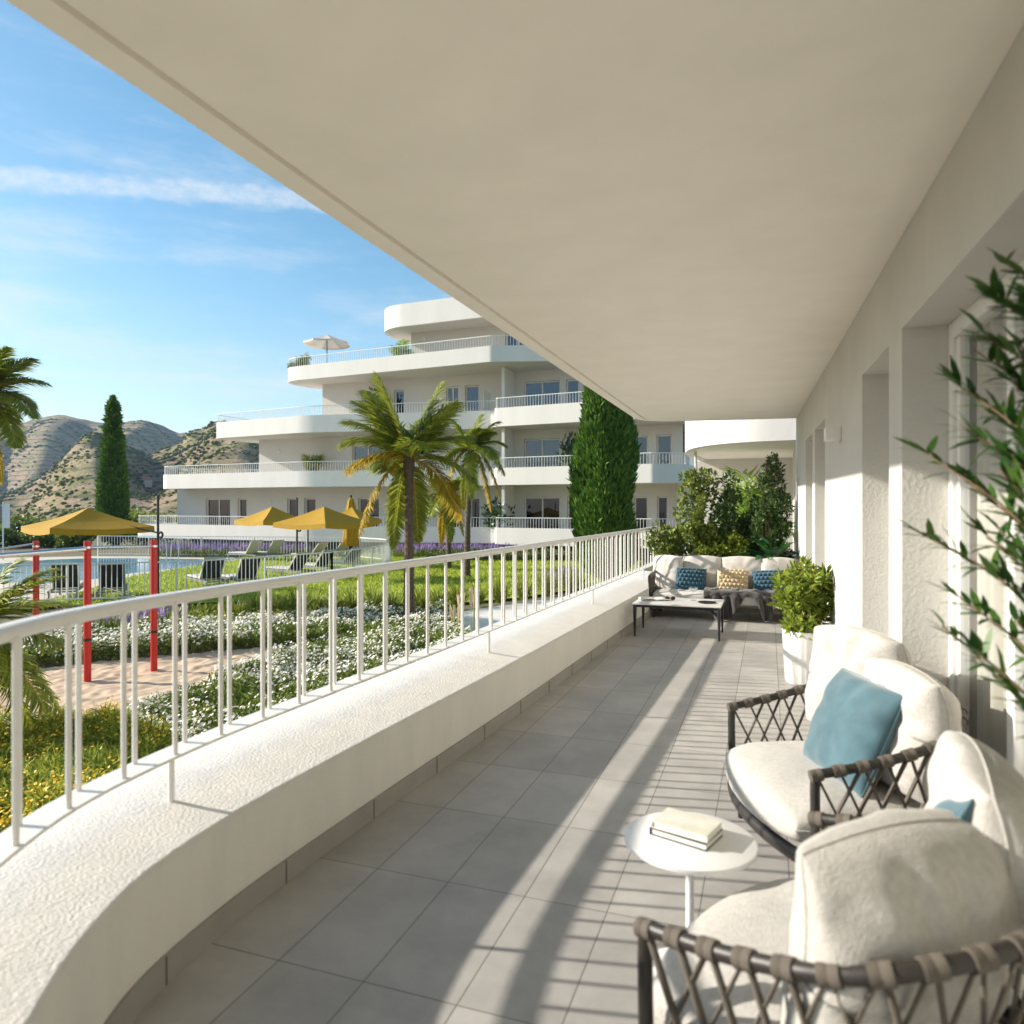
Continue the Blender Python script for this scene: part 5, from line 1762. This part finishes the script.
MB().lathe([(.0, 0), (.032, 0), (.033, .003), (.006, .008), (.004, .02), (.004, .085), (.012, .092), (.038, .108), (.05, .128), (.052, .145), (.050, .145), (.047, .128), (.036, .111), (.0, .097)], seg=32).build('bowl', 'glass_clear', gl_, smooth='auto')
MB().lathe([(.0, .100), (.034, .112), (.045, .127), (.0, .127)], seg=24).build('drink', mat('drink', (.80, .76, .66), .3), gl_, smooth='auto')
tr_o = MB().lathe([(.0, .0), (.085, .0), (.098, .010), (.096, .012), (.084, .005), (.0, .005)], (0, 0, 0), 40).build('tray', 'black_metal', smooth='auto')
tr_o.location = (tcx + .30, tcy - .05, TZ + .0005); tag(tr_o, 'small dark round tray at the right end of the coffee table', 'tray')
# open magazine: two gently arched leaves
nn = 12; v = []
for i in range(2 * nn + 1):
    x = (i - nn) / nn * .17; z = .004 + .016 * math.sin(min(1, abs(x) / .17) * math.pi) ** .7 * (.6 + .4 * (x < 0))
    v += [(x, -.11, z), (x, .11, z)]
f = [(2 * i, 2 * i + 2, 2 * i + 3, 2 * i + 1) for i in range(2 * nn)]
mg = MB().add(v, f).build('open_magazine', 'book_page', smooth=True)
mg.modifiers.new('thickness', 'SOLIDIFY').thickness = .004
mg.location = (tcx - .27, tcy + .03, TZ + .006); mg.rotation_euler = (0, 0, .3)
tag(mg, 'open white magazine lying at the left end of the coffee table', 'magazine')
sg = empty('sunglasses', (tcx - .10, tcy + .02, TZ), .5, 'dark sunglasses lying folded on the coffee table beside the magazine', 'sunglasses')
for s in (-.033, .033):
    MB().tube([(s + .026 * math.cos(a), 0.0, .024 + .020 * math.sin(a)) for a in np.linspace(0, 6.28, 18)], .0028, 6, caps=False).build('rim', 'black_metal', sg)
    MB().lathe([(.0, -.001), (.025, -.001), (.025, .001), (0, .001)], seg=18).build('lens', 'black_metal', sg).matrix_local = Matrix.Translation((s, 0, .024)) @ Matrix.Rotation(R(90), 4, 'X') @ Matrix.Scale(.8, 4, (0, 1, 0))
    MB().tube([(s * 1.75, 0, .03), (s * 1.7, .06, .028), (s * 1.4, .125, .012)], .003, 6).build('temple', 'black_metal', sg)
MB().tube([(-.008, 0, .03), (.008, 0, .03)], .003, 6).build('bridge', 'black_metal', sg)

# ------------------------------------------------------------------ willowy plant leaning in from the window recess
wb = (.70, 1.62)
wp_ = empty('potted_olive_tree', (wb[0], wb[1], 0), 0, 'potted olive like shrub with long narrow leaves leaning in from the right beside the window', 'plant')
MB().lathe([(.13, 0), (.15, .02), (.17, .42), (.16, .42), (.15, .36)], seg=36).build('pot', 'pot', wp_, smooth='auto')
MB().lathe([(.15, .37), (.02, .38)], seg=24).build('soil', 'soil', wp_)
tg = MB(); LV = []


def spray(pts, nl, ll, r0=.007):
    P = smooth_path(pts, 30); tg.tube(P - np.array([wb[0], wb[1], 0]), np.linspace(r0, .0018, len(P)), 6)
    s = np.sort(rng.uniform(.22, 1.0, nl)); Ls = np.linspace(0, 1, len(P))
    Q = np.stack([np.interp(s, Ls, P[:, k]) for k in range(3)], 1); T = unit(np.stack([np.gradient(Q[:, k]) for k in range(3)], 1) + 1e-6)
    D = T * .9 + rng.normal(0, .50, (nl, 3)) + np.array([-.15, 0, .28])
    LV.append(leaves6(Q - np.array([wb[0], wb[1], 0]), D, rng.uniform(.65, 1.25, nl) * ll, .0085, rng.uniform(0, .3, (nl, 1))))


stem_top = [(.70, 1.62, .38), (.70, 1.63, .9), (.71, 1.66, 1.3), (.70, 1.70, 1.75), (.66, 1.74, 2.1)]
tg.tube(smooth_path(stem_top, 30) - np.array([wb[0], wb[1], 0]), np.linspace(.016, .006, 33)[:len(smooth_path(stem_top, 30))], 8)


def tip(px, py, d):
    q = at_d(px, d); return (q.x, q.y, z_of(py, d))


for px, py, d, z0, nl in [(912, 528, 1.75, 1.15, 26), (922, 450, 1.70, 1.25, 28), (945, 375, 1.62, 1.40, 30), (985, 335, 1.55, 1.55, 26), (1005, 262, 1.55, 1.7, 26), (950, 590, 1.68, 1.0, 22), (942, 625, 1.55, .9, 20), (975, 655, 1.62, .85, 20), (1010, 690, 1.45, .8, 18), (1000, 470, 1.45, 1.2, 26), (990, 410, 1.75, 1.35, 26), (1020, 560, 1.5, 1.1, 22), (1015, 620, 1.6, .95, 18), (1030, 300, 1.4, 1.7, 26), (1010, 380, 1.5, 1.45, 26), (1060, 200, 1.5, 1.9, 26), (965, 480, 1.8, 1.2, 22), (960, 425, 1.5, 1.35, 22), (1000, 530, 1.65, 1.1, 22), (985, 290, 1.5, 1.65, 22), (1020, 440, 1.45, 1.3, 22), (1015, 340, 1.7, 1.5, 22), (975, 350, 1.65, 1.5, 24), (1000, 300, 1.5, 1.62, 24), (985, 440, 1.6, 1.3, 24), (1012, 490, 1.5, 1.2, 24), (1000, 570, 1.6, 1.05, 24), (1022, 650, 1.5, .9, 22), (1030, 420, 1.55, 1.4, 24), (970, 520, 1.7, 1.1, 22), (1035, 350, 1.45, 1.55, 24)]:
    a = np.array([.70, 1.66, z0 - .30]); e = np.array(tip(px, py, d)); m_ = (a + e) / 2 + np.array([0, 0, .10])
    spray([tuple(a), tuple(m_), tuple(e)], nl + 22, .066, .005)
for k in range(12):                                       # the far side of the crown, outside the picture
    a = np.array([.70, 1.66, rng.uniform(.8, 1.9)]); an = rng.uniform(-.9, .6); e = a + np.array([math.cos(an) * .16, -abs(math.sin(an)) * .45 - .1, rng.uniform(.1, .35)])
    spray([tuple(a), tuple((a + e) / 2 + [0, 0, .05]), tuple(e)], 24, .062, .005)
v, f = join(LV)
big_mesh('leaves', v, f, ['leaf_olive'], wp_, smooth=True)
tg.build('branches', 'twig', wp_, smooth=True)


# ------------------------------------------------------------------ the air between here and the hills
hb_ = MB(); hb_.box((-900, 500, 60), (6200, 3600, 330))
hm = bpy.data.materials.new('haze'); hm.use_nodes = True
hn = hm.node_tree.nodes; hn.clear()
ho = hn.new('ShaderNodeOutputMaterial'); hv_ = hn.new('ShaderNodeVolumePrincipled')
hv_.inputs['Color'].default_value = (.50, .70, 1, 1); hv_.inputs['Density'].default_value = .00017; hv_.inputs['Anisotropy'].default_value = .2
hm.node_tree.links.new(hv_.outputs[0], ho.inputs['Volume'])
M['haze'] = hm
hz_o = hb_.build('haze', 'haze'); tag(hz_o, kind='stuff')
